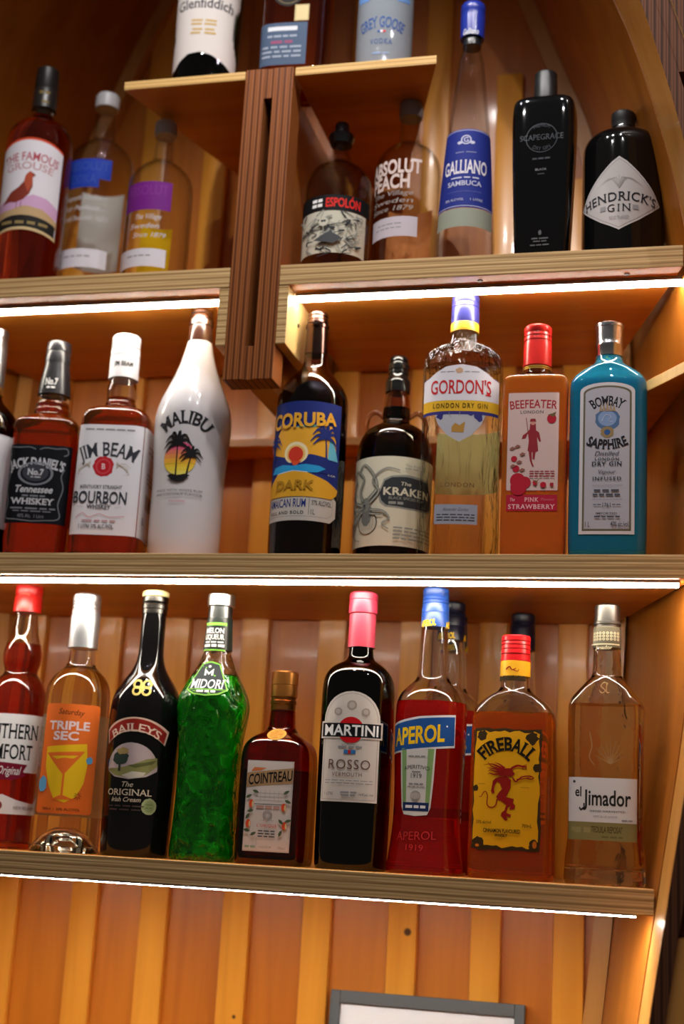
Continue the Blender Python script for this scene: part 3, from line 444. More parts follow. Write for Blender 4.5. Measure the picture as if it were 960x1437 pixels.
class Bottle:
    def __init__(s, key, name, label, group):
        d = BOTTLES[key]; s.d = d
        X, Y, z = d['at']
        s.root = tag(empty(name, (X, Y, Z0+z+.0004), math.radians(d['rot'])), label, 'bottle', group)
        s.rows = chaikin([tuple(r) for r in d['body'][::-1]])           # mm, bottom to top
        s.px = d['mm']; s.cache = {}; s.caps = {}
        s.ry = max(r[2] for r in s.rows)
    def zf(s, y, axis=False):                                           # height of a mark on the front surface (mm)
        a = s.d['front']; z = a[1]+a[2]*(y-a[0]); e = s.d['at'][2]*1000-32
        r = 0 if axis else s.prm(z)[1]
        return z+(e+z)*(s.ry-r)/1650
    def prm(s, z):
        R = s.rows
        if z <= R[0][0]: return R[0][1:]
        for a, b in zip(R, R[1:]):
            if z <= b[0]:
                t = (z-a[0])/max(b[0]-a[0], 1e-6); return tuple(p+(q-p)*t for p, q in zip(a[1:], b[1:]))
        return R[-1][1:]
    def table(s, z):
        k = round(z*2)
        if k not in s.cache:
            rx, ry, p = s.prm(k/2); P = section(rx, ry, p, 256); P.append(P[0]); A = [0]
            for a, b in zip(P, P[1:]): A.append(A[-1]+math.hypot(b[0]-a[0], b[1]-a[1]))
            s.cache[k] = (P, A)
        return s.cache[k]
    def surf(s, u, z, off):
        from bisect import bisect
        P, A = s.table(z); T = A[-1]; u %= T
        i = min(max(bisect(A, u)-1, 0), 255); L = max(A[i+1]-A[i], 1e-9); t = (u-A[i])/L
        x = P[i][0]+(P[i+1][0]-P[i][0])*t; y = P[i][1]+(P[i+1][1]-P[i][1])*t
        nx, ny = (P[i+1][1]-P[i][1])/L, -(P[i+1][0]-P[i][0])/L
        return Vector(((x+nx*off)*.001, (y+ny*off)*.001, z*.001))
    def glass(s, gm, liq=None, fill=None, punt=4, wall=2.6, floor=7, solid=False, tint=None):
        m = lambda R: [(z*.001, rx*.001, ry*.001, p) for z, rx, ry, p in R]
        bm = bmesh.new(); loft(bm, m(s.rows), punt=punt*.001)
        if not solid:
            top = s.rows[-1][0]; fl = top-12 if fill is None else s.zf(fill, True)
            inn = [(z, rx-wall, ry-wall, p) for z, rx, ry, p in s.rows]
            def cut(z0, z1):
                q = s.prm(z0); w = s.prm(z1)
                return [(z0, q[0]-wall, q[1]-wall, q[2])]+[r for r in inn if z0+.5 < r[0] < z1-.5]+[(z1, w[0]-wall, w[1]-wall, w[2])]
            if fl < top-4: loft(bm, m(cut(fl+.3, top-1.5)), flip=True)
        if tint:     # glass wetted by strongly coloured liquid
            for f in bm.faces:
                if f.calc_center_median().z < (fl+.2)*.001: f.material_index = 1
        s.body = obj('glass_body', bm, [gm, tint] if tint else gm, s.root, 38)
        if liq and not solid:
            L = cut(floor, fl); a = L[0]
            L = [(floor, a[1]*.9, a[2]*.9, a[3]), (floor+1.2, a[1]*.97, a[2]*.97, a[3])]+[r for r in L[1:] if r[0] > floor+3]
            bm = bmesh.new(); loft(bm, m(L), punt=punt*.0009)
            s.liq = obj('liquid', bm, liq, s.root, 38)
        return s
    def cap(s, key, name, m, extra=None):
        R = s.d['caps'][key][::-1]; bm = bmesh.new()
        rows = [(z*.001, r*.001, r*.001, 2) for z, r in R]
        z0, r0 = R[0]
        loft(bm, rows, bottom=True); o = obj(name, bm, m, s.root, 32)
        if extra: o['label'] = extra
        s.caps[key] = o; return o
    def lab(s, name, w, y0, y1, base=None, u=0, shape=None, lift=.35, label=None):
        z1, z0 = s.zf(y0), s.zf(y1); return Label(s, name, w*s.px, z0, z1, base, u*s.px, shape, lift, label)
    def ring_prm(s, key):    # lets labels sit on a cap or sleeve instead of the glass
        R = s.d['caps'][key][::-1]; b = Bottle.__new__(Bottle); b.d = s.d; b.root = s.caps.get(key, s.root); b.px = s.px; b.cache = {}; b.ry = s.ry
        b.rows = [(z, r, r, 2) for z, r in R]
        return b

GLYPH = {}
def glyphs(txt, bold, tr, serif):
    key = (txt, bold, tr, serif)
    if key in GLYPH: return GLYPH[key]
    c = bpy.data.curves.new('t', 'FONT'); c.body = txt; c.size = 1; c.resolution_u = 3; c.offset = bold; c.space_character = tr
    o = bpy.data.objects.new('t', c); me = o.to_mesh()
    V = [(v.co.x, v.co.y) for v in me.vertices]; F = [tuple(p.vertices) for p in me.polygons]
    if serif:
        cnt = {}
        for f in F:
            for a, b in zip(f, f[1:]+f[:1]): cnt[tuple(sorted((a, b)))] = cnt.get(tuple(sorted((a, b))), 0)+1
        adj = {}
        for (a, b), n in cnt.items():
            if n == 1: adj.setdefault(a, []).append(b); adj.setdefault(b, []).append(a)
        for (a, b), n in list(cnt.items()):
            if n > 1: continue
            sl_ = []
            for p, q in ((a, b), (b, a)):
                for k in adj[p]:
                    if k != q and abs(V[k][1]-V[p][1]) > .02: sl_.append((V[k][0]-V[p][0])/(V[k][1]-V[p][1]))
            if len(sl_) == 2 and sl_[0]*sl_[1] < -.02: continue      # the point of an M, V or A carries no serif
            (ax, ay), (qx, qy) = V[a], V[b]
            if abs(ay-qy) < .004 and .05 < abs(ax-qx) < .24 and (abs(ay) < .04 or abs(ay-.69) < .05):
                x0, x1 = min(ax, qx)-serif, max(ax, qx)+serif; dy = .055 if ay < .3 else -.055; i = len(V)
                V += [(x0, ay), (x1, ay), (x1, ay+dy), (x0, ay+dy)]; F.append((i, i+1, i+2, i+3))
    o.to_mesh_clear(); bpy.data.objects.remove(o); bpy.data.curves.remove(c)
    xs = [v[0] for v in V] or [0, 1]
    x0, x1 = min(xs), max(xs); V = [(x-(x0+x1)/2, y-.345) for x, y in V]
    GLYPH[key] = (V, F, x1-x0); return GLYPH[key]

def blob(cx, cy, r, n=20, wob=0, seed=0):
    rnd = random.Random(seed)
    return [(cx+r*(1+wob*rnd.uniform(-1, 1))*math.cos(2*math.pi*i/n), cy+r*(1+wob*rnd.uniform(-1, 1))*math.sin(2*math.pi*i/n)) for i in range(n)]
class Label:
    """a printed label: paper plus its artwork, wrapped on the bottle; coordinates run 0..1 across and up"""
    def __init__(s, b, name, W, z0, z1, base, u, shape, lift, label):
        s.b, s.name, s.W, s.z0, s.H, s.u, s.lift, s.label = b, name, W, z0, z1-z0, u, lift, label
        s.boxy = max(q[3] for q in b.rows) > 3; s.lift += .3*s.boxy; s.bm = bmesh.new(); s.mats = []; s.n = 0; s.box = None
        if base:
            if shape is None: shape = [(0, 0), (1, 0), (1, 1), (0, 1)]
            elif isinstance(shape, float): shape = s.rounded(shape)
            s.poly(shape, base)
    def rounded(s, r):   # r in mm
        rx, ry = r/s.W, r/s.H; out = []
        for cx, cy, a in ((1-rx, ry, -90), (1-rx, 1-ry, 0), (rx, 1-ry, 90), (rx, ry, 180)):
            for k in range(6): t = math.radians(a+18*k); out.append((cx+rx*math.cos(t), cy+ry*math.sin(t)))
        return out
    def idx(s, m):
        if m not in s.mats: s.mats.append(m)
        return s.mats.index(m)
    def add(s, V, F, m):
        """V in mm on the flat label"""
        i = s.idx(m); s.n += 1; off = s.lift+.05*s.n
        vs = [s.bm.verts.new((x, off, y)) for x, y in V]
        for f in F:
            try: s.bm.faces.new([vs[k] for k in f]).material_index = i
            except ValueError: pass
        return s
    def mm(s, p):
        x, y = p
        if s.box: x0, y0, x1, y1 = s.box; x = (x-x0)/(x1-x0); y = 1-(y-y0)/(y1-y0)
        return ((x-.5)*s.W+s.u, s.z0+y*s.H)
    def poly(s, pts, m, holes=()):
        loops = [[Vector((*s.mm(p), 0)) for p in q] for q in [pts, *holes]]
        V = [(v.x, v.y) for q in loops for v in q]
        return s.add(V, [t for t in tessellate_polygon(loops)], m)
    def rect(s, x0, y0, x1, y1, m): return s.poly([(x0, y0), (x1, y0), (x1, y1), (x0, y1)], m)
    def ell(s, cx, cy, rx, m, ry=None, n=28, hole=0, wob=0, seed=1):
        if s.box: W, H = s.box[2]-s.box[0], s.box[3]-s.box[1]
        else: W, H = 1/s.W, 1/s.H
        if ry is None: ry = rx if s.box else rx*s.W/s.H
        f = lambda k: [(cx+rx*k*x, cy+ry*k*y) for x, y in blob(0, 0, 1, n, wob, seed)]
        return s.poly(f(1), m, [f(hole)[::-1]] if hole else ())
    def frame(s, inset, wd, m, r=1.5):
        def ring(i):
            rx, ry = max(r-i, .2)/s.W, max(r-i, .2)/s.H; ix, iy = i/s.W, i/s.H; out = []
            for cx, cy, a in ((1-rx-ix, ry+iy, -90), (1-rx-ix, 1-ry-iy, 0), (rx+ix, 1-ry-iy, 90), (rx+ix, ry+iy, 180)):
                for k in range(5): t = math.radians(a+22.5*k); out.append((cx+rx*math.cos(t), cy+ry*math.sin(t)))
            return out
        return s.poly(ring(inset), m, [ring(inset+wd)[::-1]])
    def line(s, pts, wd, m, taper=1.):
        """stroke of width wd mm through points"""
        P = [Vector(s.mm(p)) for p in pts]; V = []; F = []
        for i, p in enumerate(P):
            d = (P[min(i+1, len(P)-1)]-P[max(i-1, 0)]); d = d.normalized() if d.length else Vector((1, 0)); nn = Vector((-d.y, d.x))
            h = wd/2*(1+(taper-1)*i/max(len(P)-1, 1)); V += [tuple(p+nn*h), tuple(p-nn*h)]
            if i: F.append((2*i-2, 2*i-1, 2*i+1, 2*i))
        return s.add(V, F, m)
    def curve(s, pts, wd, m, taper=1., n=6): return s.line(catmull(pts, n), wd, m, taper)
    def band(s, x0, x1, y0, y1, rise, m, slant=0):
        f = lambda t, y: (x0+(x1-x0)*(t+1)/2+slant*t*(y-y0), y+rise*(1-t*t))
        T = [-1+i/8 for i in range(17)]
        return s.poly([f(t, y0) for t in T]+[f(t, y1) for t in T[::-1]], m)
    def text(s, txt, x, y, h, w=None, m=None, bold=.0, sh=0., serif=0., arc=0., tr=1., sl=0., rot=0., grow=0.):
        """cap height h, width w as shares of the label; arc = rise of the middle (share of height); grow = taller towards the end"""
        V, F, nw = glyphs(txt, bold, tr, serif)
        cx, cyy = s.mm((x, y)); S = h*s.H/.69; kx = S if w is None else w*s.W/nw
        a = nw*kx/2; out = []; R = 0
        if arc:
            q = abs(arc)*s.H; R = (a*a+q*q)/(2*q)*(1 if arc > 0 else -1)
        for vx, vy in V:
            px, py = vx*kx+sh*vy*S, vy*S*(1+grow*vx/(nw/2))
            if R: t = px/R; px, py = (R+py)*math.sin(t), (R+py)*math.cos(t)-R
            py += sl*px
            if rot: c_, s_ = math.cos(rot), math.sin(rot); px, py = px*c_-py*s_, px*s_+py*c_
            out.append((cx+px, cyy+py))
        return s.add(out, F, m)
    def fine(s, x0, x1, y, h, m, words=5, seed=3):
        """a line of print too small to read: dashes the length of words"""
        rnd = random.Random(seed*31+int(y*997)); ws = [rnd.uniform(.6, 1.4) for _ in range(words)]; tot = sum(ws)+.25*(words-1); x = x0
        V = []; F = []
        for q in ws:
            d = (x1-x0)*q/tot; i = len(V); V += [s.mm(p) for p in ((x, y-h/2), (x+d, y-h/2), (x+d, y+h/2), (x, y+h/2))]; F.append((i, i+1, i+2, i+3)); x += d+(x1-x0)*.25/tot
        return s.add(V, F, m)
    def palm(s, x, y, lean, ht, r, m, seed=0):
        """palm silhouette: trunk from (x,y) upwards, fronds; sizes in shares of label height"""
        k = s.H/s.W
        top = (x+lean, y+ht)
        s.curve([(x, y), (x+lean*.3, y+ht*.45), top], .9*s.H*.022, m, .6)
        for i, a in enumerate((8, 40, 78, 118, 150, 188, 215, -30)):
            t = math.radians(a); e = (top[0]+math.cos(t)*r*k, top[1]+math.sin(t)*r*.62-r*.28*abs(math.cos(t)))
            c = (top[0]+math.cos(t)*r*k*.55, top[1]+math.sin(t)*r*.62+r*.16)
            P = [top, c, e]; Q = catmull(P, 5)
            s.line(Q, s.H*.062*r/.2, m, .1)
        return s
    def done(s, step=2.6, zstep=None):
        if s.boxy: step = 1.4
        bm = s.bm; ks = range(int(math.floor((s.u-s.W)/step)), int((s.u+s.W)/step)+1)
        for k in ks:
            bmesh.ops.bisect_plane(bm, geom=bm.verts[:]+bm.edges[:]+bm.faces[:], plane_co=(k*step, 0, 0), plane_no=(1, 0, 0))
        if zstep:
            for k in range(int(s.H/zstep)+1):
                bmesh.ops.bisect_plane(bm, geom=bm.verts[:]+bm.edges[:]+bm.faces[:], plane_co=(0, 0, s.z0+k*zstep), plane_no=(0, 0, 1))
        bm.normal_update()
        for f in bm.faces:
            if f.normal.y > 0: f.normal_flip()
        for v in bm.verts: v.co = s.b.surf(v.co.x, v.co.z, v.co.y)
        o = obj(s.name, bm, s.mats, s.b.root, 40)
        if s.label: o['label'] = s.label
        return o
def copy_tree(o, parent=None):
    c = o.copy(); COL.objects.link(c); c.parent = parent
    for ch in list(o.children): copy_tree(ch, c)
    return c
WHITE = paper('#eceaea'); CREAM = paper('#e6dcc8'); BLACK = paper('#131316'); GREY = paper('#8b8b8f'); DGREY = paper('#45464a'); SILV = metal('#c9c9cc', .35); GOLD = metal('#d2a24a', .35)
LOW, MID, TOP, PLAT = 'bottles on the lowest shelf', 'bottles on the middle shelf', 'bottles on the upper shelf', 'bottles on the small top platform'

# ---- lowest shelf
b = Bottle('socomf', 'whiskey_liqueur_bottle', 'red capped whiskey liqueur bottle with cream label at the left end of the lowest shelf', LOW)
b.glass(CLEAR, liquid('russet', (.72, .13, .05)), 905, tint=liquid('russet_glass', (.85, .27, .13), .05, 1.5))
b.cap('lid', 'screw_cap', gloss('#c8201c', .3)); c = b.ring_prm('lid').lab('seal', 15, 830, 851, None, -2, label='paler red square printed on the cap'); c.frame(0, 1.4, paper('#ee6a55')); c.done()
MARN = paper('#7d1730')
L = b.lab('front_label', 128, 1003, 1084, WHITE, 2)
L.text('SOUTHERN', .5, .70, .25, .70, BLACK, .012, 0, .04); L.text('COMFORT', .48, .345, .25, .62, BLACK, .012, 0, .04); L.done()
L = b.lab('ribbon', 78, 1069, 1096, MARN, -6, [(0, .1), (.75, .02), (1, .28), (.93, .5), (1, .85), (.6, .92), (0, 1)], .8)
L.text('Original', .68, .52, .42, .40, WHITE, .005, .25); L.done()
L = b.lab('lower_label', 128, 1115, 1142, WHITE, 2, [(0, 0), (1, 0), (1, .55), (.8, .6), (.66, .72), (.5, 1), (.34, .72), (.2, .6), (0, .55)])
L.ell(.47, .42, .045, paper('#8f3a35')); L.text('NEW RELEASE', .76, .33, .17, .25, DGREY); L.done()

b = Bottle('triple', 'triple_sec_bottle', 'clear bottle with silver cap and an orange label showing a yellow cocktail glass', LOW)
b.glass(CLEAR, liquid('water', (.97, .97, .92)), 938, punt=26)
b.cap('lid', 'screw_cap', metal('#dfe0e4', .38)); b.cap('foil', 'neck_sleeve', metal('#d5d7dc', .42))
OR = paper('#e8702a')
L = b.lab('front_label', 86, 989, 1142, OR, 0, 5.)
L.text('Saturday', .5, .925, .05, .42, BLACK, 0, .3, sl=-.05); L.text('TRIPLE', .47, .80, .075, .70, paper('#f1d9dc'), .03); L.text('SEC', .44, .705, .075, .42, paper('#f1d9dc'), .03)
YE = paper('#f0c21f')
L.poly([(.12, .60), (.80, .64), (.84, .45), (.80, .28), (.70, .16), (.52, .10), (.34, .13), (.22, .26), (.13, .42)], YE)
L.poly([(.14, .545), (.78, .57), (.48, .36), (.44, .36)], OR); L.poly([(.24, .515), (.68, .53), (.6, .5), (.45, .505), (.33, .49)], YE)
L.rect(.45, .16, .485, .38, OR); L.poly([(.30, .125), (.66, .13), (.5, .165), (.43, .165)], OR)
BL = paper('#62a9dc'); L.ell(.87, .49, .06, BL, n=12, wob=.12); L.ell(.10, .26, .09, BL, .075, n=12, wob=.12)
for k in range(8):
    t = k*math.pi/4; L.line([(.72+.02*math.cos(t), .165+.012*math.sin(t)), (.72+.06*math.cos(t), .165+.035*math.sin(t))], .6, BLACK)
L.text('700ml  |  20% ALC/VOL', .47, .04, .022, .62, BLACK, .01); L.done()
L = b.lab('back_label', 60, 1000, 1145, thin_paper('#f6f0ce'), 160); L.done()

b = Bottle('baileys', 'cream_liqueur_bottle', 'black bottle with cream cap and a red arched banner over a landscape picture', LOW)
BKG = gloss('#0b0a0b', .07)
b.glass(BKG, solid=True); b.cap('lid', 'screw_cap', gloss('#d9c98f', .35)); b.cap('collar', 'neck_collar', metal('#55524e', .25))
L = b.lab('medallion', 30, 955, 977, None, -1); G2 = paper('#d9bf6a')
for x in (.27, .73):
    for y in (.28, .72): L.ell(x, y, .24, G2, n=20, hole=.55)
L.rect(.40, .4, .6, .6, G2); L.done(zstep=3)
L = b.lab('banner', 92, 1008, 1046, None, -5)
L.band(0, 1, .0, .52, .48, paper('#d9b7a2'), .12); L.band(.025, .975, .06, .46, .48, paper('#8e2219'), .12)
L.text('BAILEYS', .5, .62, .29, .86, paper('#e8c9b5'), .012, 0, .05, arc=.34); L.done()
L = b.lab('front_label', 78, 1042, 1142, None, -7); LS = [(0+.5+.5*math.cos(t*math.pi/16), .62+.36*math.sin(t*math.pi/16)) for t in range(17)]
L.poly(LS[:]+[(.02, .58), (.2, .50), (.5, .47), (.8, .51), (.99, .59)], paper('#b9a7a8'))
L.poly([(.0, .60), (.25, .62), (.5, .66), (.8, .76), (.98, .78), (.99, .66), (.8, .54), (.5, .49), (.2, .52)], paper('#8b8a55'))
L.poly([(.35, .52), (.55, .58), (.8, .57), (.72, .50), (.5, .48)], paper('#c9c2b2')); L.poly([(.45, .66), (.7, .70), (.98, .75), (.9, .69), (.6, .63)], paper('#5f6238'))
L.ell(.30, .76, .17, paper('#2f4038'), .10, 16, wob=.15); L.ell(.34, .86, .12, paper('#a08a5a'), .05, 12, wob=.2); L.rect(.27, .58, .32, .7, paper('#33382c'))
L.poly([(.05, .62), (.12, .75), (.2, .62)], paper('#c9b4b6'))
CR = paper('#cdbfa8'); L.text('The', .48, .40, .07, .22, CR, 0, .3); L.text('ORIGINAL', .5, .29, .085, .86, CR, .005, 0, .05); L.text('Irish Cream', .47, .19, .06, .55, CR, .01, .3)
DM = paper('#4a3e3a'); L.fine(.1, .8, .10, .018, DM, 4); L.fine(.15, .75, .05, .018, DM, 3); L.done()
L = b.lab('round_seal', 22, 1119, 1144, None, 24); L.ell(.5, .5, .5, paper('#a9b586'), n=32, wob=.04); L.ell(.5, .5, .36, paper('#8fa26d'), n=24); L.fine(.3, .7, .6, .06, paper('#6e7f50'), 2); L.fine(.3, .7, .42, .06, paper('#6e7f50'), 2); L.done()

b = Bottle('midori', 'melon_liqueur_bottle', 'bright green melon liqueur bottle with textured glass and silver cap', LOW)
b.glass(glass('bumpy', (.97, .99, .97), 1.5, 0, ((95, 95, 60), .0022, .8)), liquid('green', (.03, .50, .02)), 950, tint=liquid('green_glass', (.02, .74, .02), .26, 1.5, ((62, 62, 44), .006, 1.2)))
b.cap('lid', 'screw_cap', metal('#c9ccca', .3)); b.cap('foil', 'lower_cap', metal('#7d807e', .3)); b.cap('band', 'neck_sleeve', gloss('#1d2420', .3))
GR = paper('#7fc24a'); L = b.ring_prm('band').lab('neck_label', 36, 871, 913, None, -3)
L.rect(0, .88, 1, .98, GR); L.text('MELON', .5, .70, .17, .8, WHITE, .02, 0, .04); L.text('LIQUEUR', .5, .48, .17, .85, WHITE, .02, 0, .04); L.fine(.1, .9, .30, .05, WHITE, 3); L.fine(.05, .95, .18, .09, WHITE, 3); L.rect(0, .0, 1, .05, GR); L.done()
L = b.lab('front_label', 62, 928, 978, None, -3, None, .9); sh = [(0, .17), (.2, .04), (.5, 0), (.8, .04), (1, .17), (.72, .93), (.5, 1), (.30, .93)]
L.poly(sh, GR); L.poly([(.5+(x-.5)*.92, .5+(y-.5)*.92) for x, y in sh], paper('#33393a'))
L.text('MIDORI', .5, .34, .25, .76, WHITE, .012, .1, .04); L.fine(.28, .72, .13, .06, WHITE, 3); L.poly([(.40, .58), (.40, .78), (.5, .66), (.60, .78), (.60, .58), (.56, .58), (.56, .68), (.5, .60), (.44, .68), (.44, .58)], WHITE); L.ell(.5, .84, .03, WHITE); L.done(zstep=2.5)

b = Bottle('orange', 'orange_liqueur_bottle', 'short square amber brown bottle with copper cap and a pale orange-fruit label', LOW)
b.glass(glass('amber', (.66, .22, .06)), liquid('dark_amber', (.14, .035, .012)), 1085, wall=3)
COP = metal('#d08a45', .35); b.cap('lid', 'screw_cap', COP); b.cap('collar', 'neck_collar', metal('#b9763a', .3))
L = b.lab('round_seal', 27, 1023, 1042, None, 1); L.ell(.5, .5, .5, paper('#c08a3a'), .42); L.ell(.5, .5, .36, paper('#a8732b'), .3); L.done(zstep=2)
L = b.lab('front_label', 66, 1070, 1195, paper('#cfc4bd'), 0, None, .4); TAN = paper('#a5835d')
L.poly([(0, .70), (1, .76), (1, .93), (0, .86)], TAN); L.poly([(.08, .875), (.3, .89), (.42, .92), (.15, .925)], paper('#c8713f'))
L.text('COINTREAU', .51, .815, .112, .94, BLACK, .02, 0, 0, sl=.125)
LN = paper('#8d8683')
for y in (.64, .60, .56): L.line([(.2, y), (.82, y)], .35, LN)
for x in (.32, .42, .52, .62, .72): L.line([(x, .56), (x, .68-.3*(x-.52)**2)], .25, LN)
L.rect(.2, .515, .82, .522, DGREY); L.fine(.25, .75, .485, .03, paper('#b98b80'), 3)
for k in (.10, .075, .05): L.ell(.5, .40, k, LN, n=24, hole=.86)
L.line([(.35, .34), (.65, .34)], .3, LN); L.text("L'UNIQUE", .5, .285, .033, .42, paper('#c03a2a'), .01, tr=1.3)
for y in (.225, .195, .165): L.fine(.32, .68, y, .013, DGREY, 3)
FR = paper('#d4502a'); LF = paper('#4d5a3f')
for x, y in ((.14, .52), (.84, .49), (.10, .30), (.88, .29)): L.ell(x, y, .055, FR, .045, 14); L.ell(x+.03, y-.005, .02, paper('#d9c38f'), .035, 10)
for x, y, r in ((.08, .60, .5), (.22, .655, -.3), (.88, .655, .6), (.92, .555, -.4), (.13, .44, .2), (.08, .38, 1), (.08, .225, -.2), (.22, .19, .5), (.95, .345, .3), (.80, .33, -.8), (.80, .205, 1.2)):
    c_, s_ = math.cos(r), math.sin(r); k = L.W/L.H; L.poly([(x+c_*p*.075-s_*q*.075, y+(s_*p+c_*q)*.075*k) for p, q in ((-1, 0), (-.3, .42), (.4, .36), (1, 0), (.4, -.36), (-.3, -.42))], LF)
L.line([(.30, .15), (.30, .02)], .25, LN); L.fine(.06, .28, .05, .025, paper('#8aa08a'), 2); L.text('LIQUEUR', .5, .05, .022, .26, LN); L.text('700ml', .84, .045, .028, .14, LN); L.frame(.6, .3, LN); L.done()

b = Bottle('vermouth', 'vermouth_bottle', 'black vermouth bottle with pink cap and a red ball on its arched label', LOW)
b.glass(glass('blackgreen', (.05, .10, .045), 1.5), liquid('cola', (.02, .008, .005)), 935)
PK = gloss('#c83a52', .32); b.cap('lid', 'screw_cap', PK); b.cap('foil', 'neck_sleeve', gloss('#bb3d51', .4))
L = b.lab('front_label', 84, 971, 1127, None, 0); AR = [(.0, .0), (1, .0), (1, .72)]+[(.5+.5*math.cos(math.pi*k/14), .72+.28*math.sin(math.pi*k/14)) for k in range(1, 14)]+[(0, .72)]
PP = paper('#cfc5bd'); L.poly(AR, PP); L.poly([(.5+(x-.5)*.93, .5+(y-.5)*.965) for x, y in AR], paper('#a69a92'), [[(.5+(x-.5)*.91, .5+(y-.5)*.955) for x, y in AR][::-1]])
for x, y, r in ((.5, .87, .085), (.27, .81, .07), (.74, .81, .07)): L.ell(x, y, r, paper('#a2948c'), n=20, wob=.05); L.ell(x, y, r*.6, paper('#b9ada5'))
L.ell(.5, .645, .22, paper('#c4141c')); L.rect(-.06, .565, 1.05, .72, PP); L.ell(.5, .645, .22, paper('#c4141c')); L.rect(-.025, .58, 1.015, .705, BLACK)
L.text('MARTINI', .5, .642, .095, .93, WHITE, .02)
L.text('TORINO', .5, .52, .02, .3, GREY, arc=.02); L.fine(.3, .7, .49, .018, GREY, 3); L.rect(.40, .43, .60, .465, paper('#2f6fae')); L.rect(.47, .43, .52, .465, paper('#b5262b'))
L.text('ROSSO', .5, .335, .085, .70, paper('#6a4a42'), .0, tr=1.1); L.text('VERMOUTH', .47, .245, .035, .50, paper('#6a4a42'), 0, tr=1.15)
for y in (.19, .165): L.fine(.1, .9, y, .007, GREY, 7)
L.text('1 LITRE', .18, .07, .026, .15, DGREY); L.fine(.38, .65, .085, .015, GREY, 2); L.fine(.40, .62, .06, .015, GREY, 2); L.text('14.4%alc./vol', .80, .07, .024, .24, DGREY); L.done()

b = Bottle('aperitif', 'aperitif_bottle', 'bright red aperitif bottle with blue cap and tilted blue label, front one of its row', 'red aperitif bottles with blue caps')
b.glass(CLEAR, liquid('scarlet', (.95, .025, .02)), 989, tint=liquid('scarlet_glass', (.95, .03, .022), .32, 1.5))
BLU = gloss('#214a9c', .3); b.cap('lid', 'screw_cap', BLU); b.cap('band', 'neck_sleeve', gloss('#1f4794', .35)); YL = paper('#f2c416')
L = b.ring_prm('band').lab('neck_label', 26, 863, 881, None, -6); L.text('APEROL', .5, .5, .5, 1, YL, .04, sl=.12); L.done()
L = b.ring_prm('band').lab('neck_label', 26, 863, 881, None, 36); L.text('APEROL', .5, .5, .5, 1, YL, .04, sl=.12); L.done()
L = b.lab('lower_label', 62, 1048, 1147, None, -5); T = [(.06, 1), (.94, 1), (.90, .5), (.85, .12), (.78, .02), (.5, 0), (.22, .02), (.15, .12), (.10, .5)]
L.poly(T, paper('#d9d4cf')); L.poly([(.10, .95), (.24, .95), (.27, .2), (.18, .14)], paper('#85a86b')); L.poly([(.90, .95), (.76, .95), (.73, .2), (.82, .14)], paper('#85a86b'))
L.rect(.19, .07, .81, .19, paper('#1d2f5c')); L.fine(.26, .74, .13, .04, WHITE, 3); L.text('APERITIVO', .5, .69, .055, .62, DGREY, 0, arc=.03); L.text('1919', .5, .565, .06, .26, DGREY, 0, 0, .04); L.fine(.4, .6, .62, .02, GREY, 1)
L.fine(.3, .7, .84, .02, GREY, 3); L.fine(.33, .67, .45, .02, GREY, 3); L.fine(.3, .7, .41, .014, GREY, 4); L.ell(.5, .28, .12, paper('#a99f97'), hole=.8); L.ell(.5, .28, .08, paper('#b9b0a8')); L.done()
L = b.lab('front_label', 108, 1003, 1064, None, -3); NAV = paper('#1f4f93')
P1 = [(0, .05), (1, .24), (1, 1), (.5, .93), (0, .76)]; L.poly(P1, paper('#d8d8dc')); L.poly([(.012, .09), (.988, .285), (.988, .95), (.5, .88), (.012, .71)], NAV)
L.text('APEROL', .47, .50, .38, .74, YL, .03, 0, 0, sl=.10, grow=.0); L.ell(.87, .72, .012, WHITE); L.done()
L = b.lab('embossed_name', 62, 1163, 1197, None, -3); E_ = gloss('#b02a28', .08); L.text('APEROL', .5, .68, .34, .95, E_, -.004, sl=.05); L.text('1919', .5, .2, .25, .4, E_, -.004); L.done()
L = b.lab('back_label', 66, 1030, 1150, thin_paper('#d9d4cf'), 166); L.fine(.1, .9, .8, .02, DGREY, 6); L.rect(0, .02, 1, .14, paper('#1d2f5c')); L.done()
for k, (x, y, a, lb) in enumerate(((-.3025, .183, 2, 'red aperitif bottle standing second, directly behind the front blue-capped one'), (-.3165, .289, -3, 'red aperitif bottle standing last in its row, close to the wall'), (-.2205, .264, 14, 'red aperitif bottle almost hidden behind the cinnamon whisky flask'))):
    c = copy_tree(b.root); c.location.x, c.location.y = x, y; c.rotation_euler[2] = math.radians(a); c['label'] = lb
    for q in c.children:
        if q.name.startswith(('screw_cap', 'neck_sleeve')): q.material_slots[0].link = 'OBJECT'; q.material_slots[0].material = gloss('#11142a', .3)  # same blue caps and sleeves, shade of the back rows painted in as dark navy

b = Bottle('fireball', 'cinnamon_whisky_bottle', 'flask-shaped amber whisky bottle with red cap and a burnt-edged yellow label', LOW)
b.glass(CLEAR, liquid('flame', (.95, .22, .03)), 1003, tint=liquid('flame_glass', (1., .32, .03), .24, 1.5))
b.cap('lid', 'screw_cap', gloss('#c4161c', .28)); b.cap('band', 'neck_sleeve', gloss('#e8ab1e', .4))
DR = paper('#8e1610'); FY = paper('#dfa011'); BK2 = paper('#1b140c'); BRN = paper('#3a2a14')
L = b.ring_prm('band').lab('neck_label', 38, 931, 953, None, -2); L.curve([(.3, .62), (.45, .8), (.55, .6), (.7, .7)], 1.6, DR, .5); L.curve([(.6, .6), (.75, .5), (.8, .65)], 1.2, DR, .4)
L.poly([(-.1, -.12), (1.1, -.12), (1.1, .16)]+[(1.1-.1*k, .13+.10*(k % 2)) for k in range(1, 12)]+[(-.1, .16)], BRN); L.done()
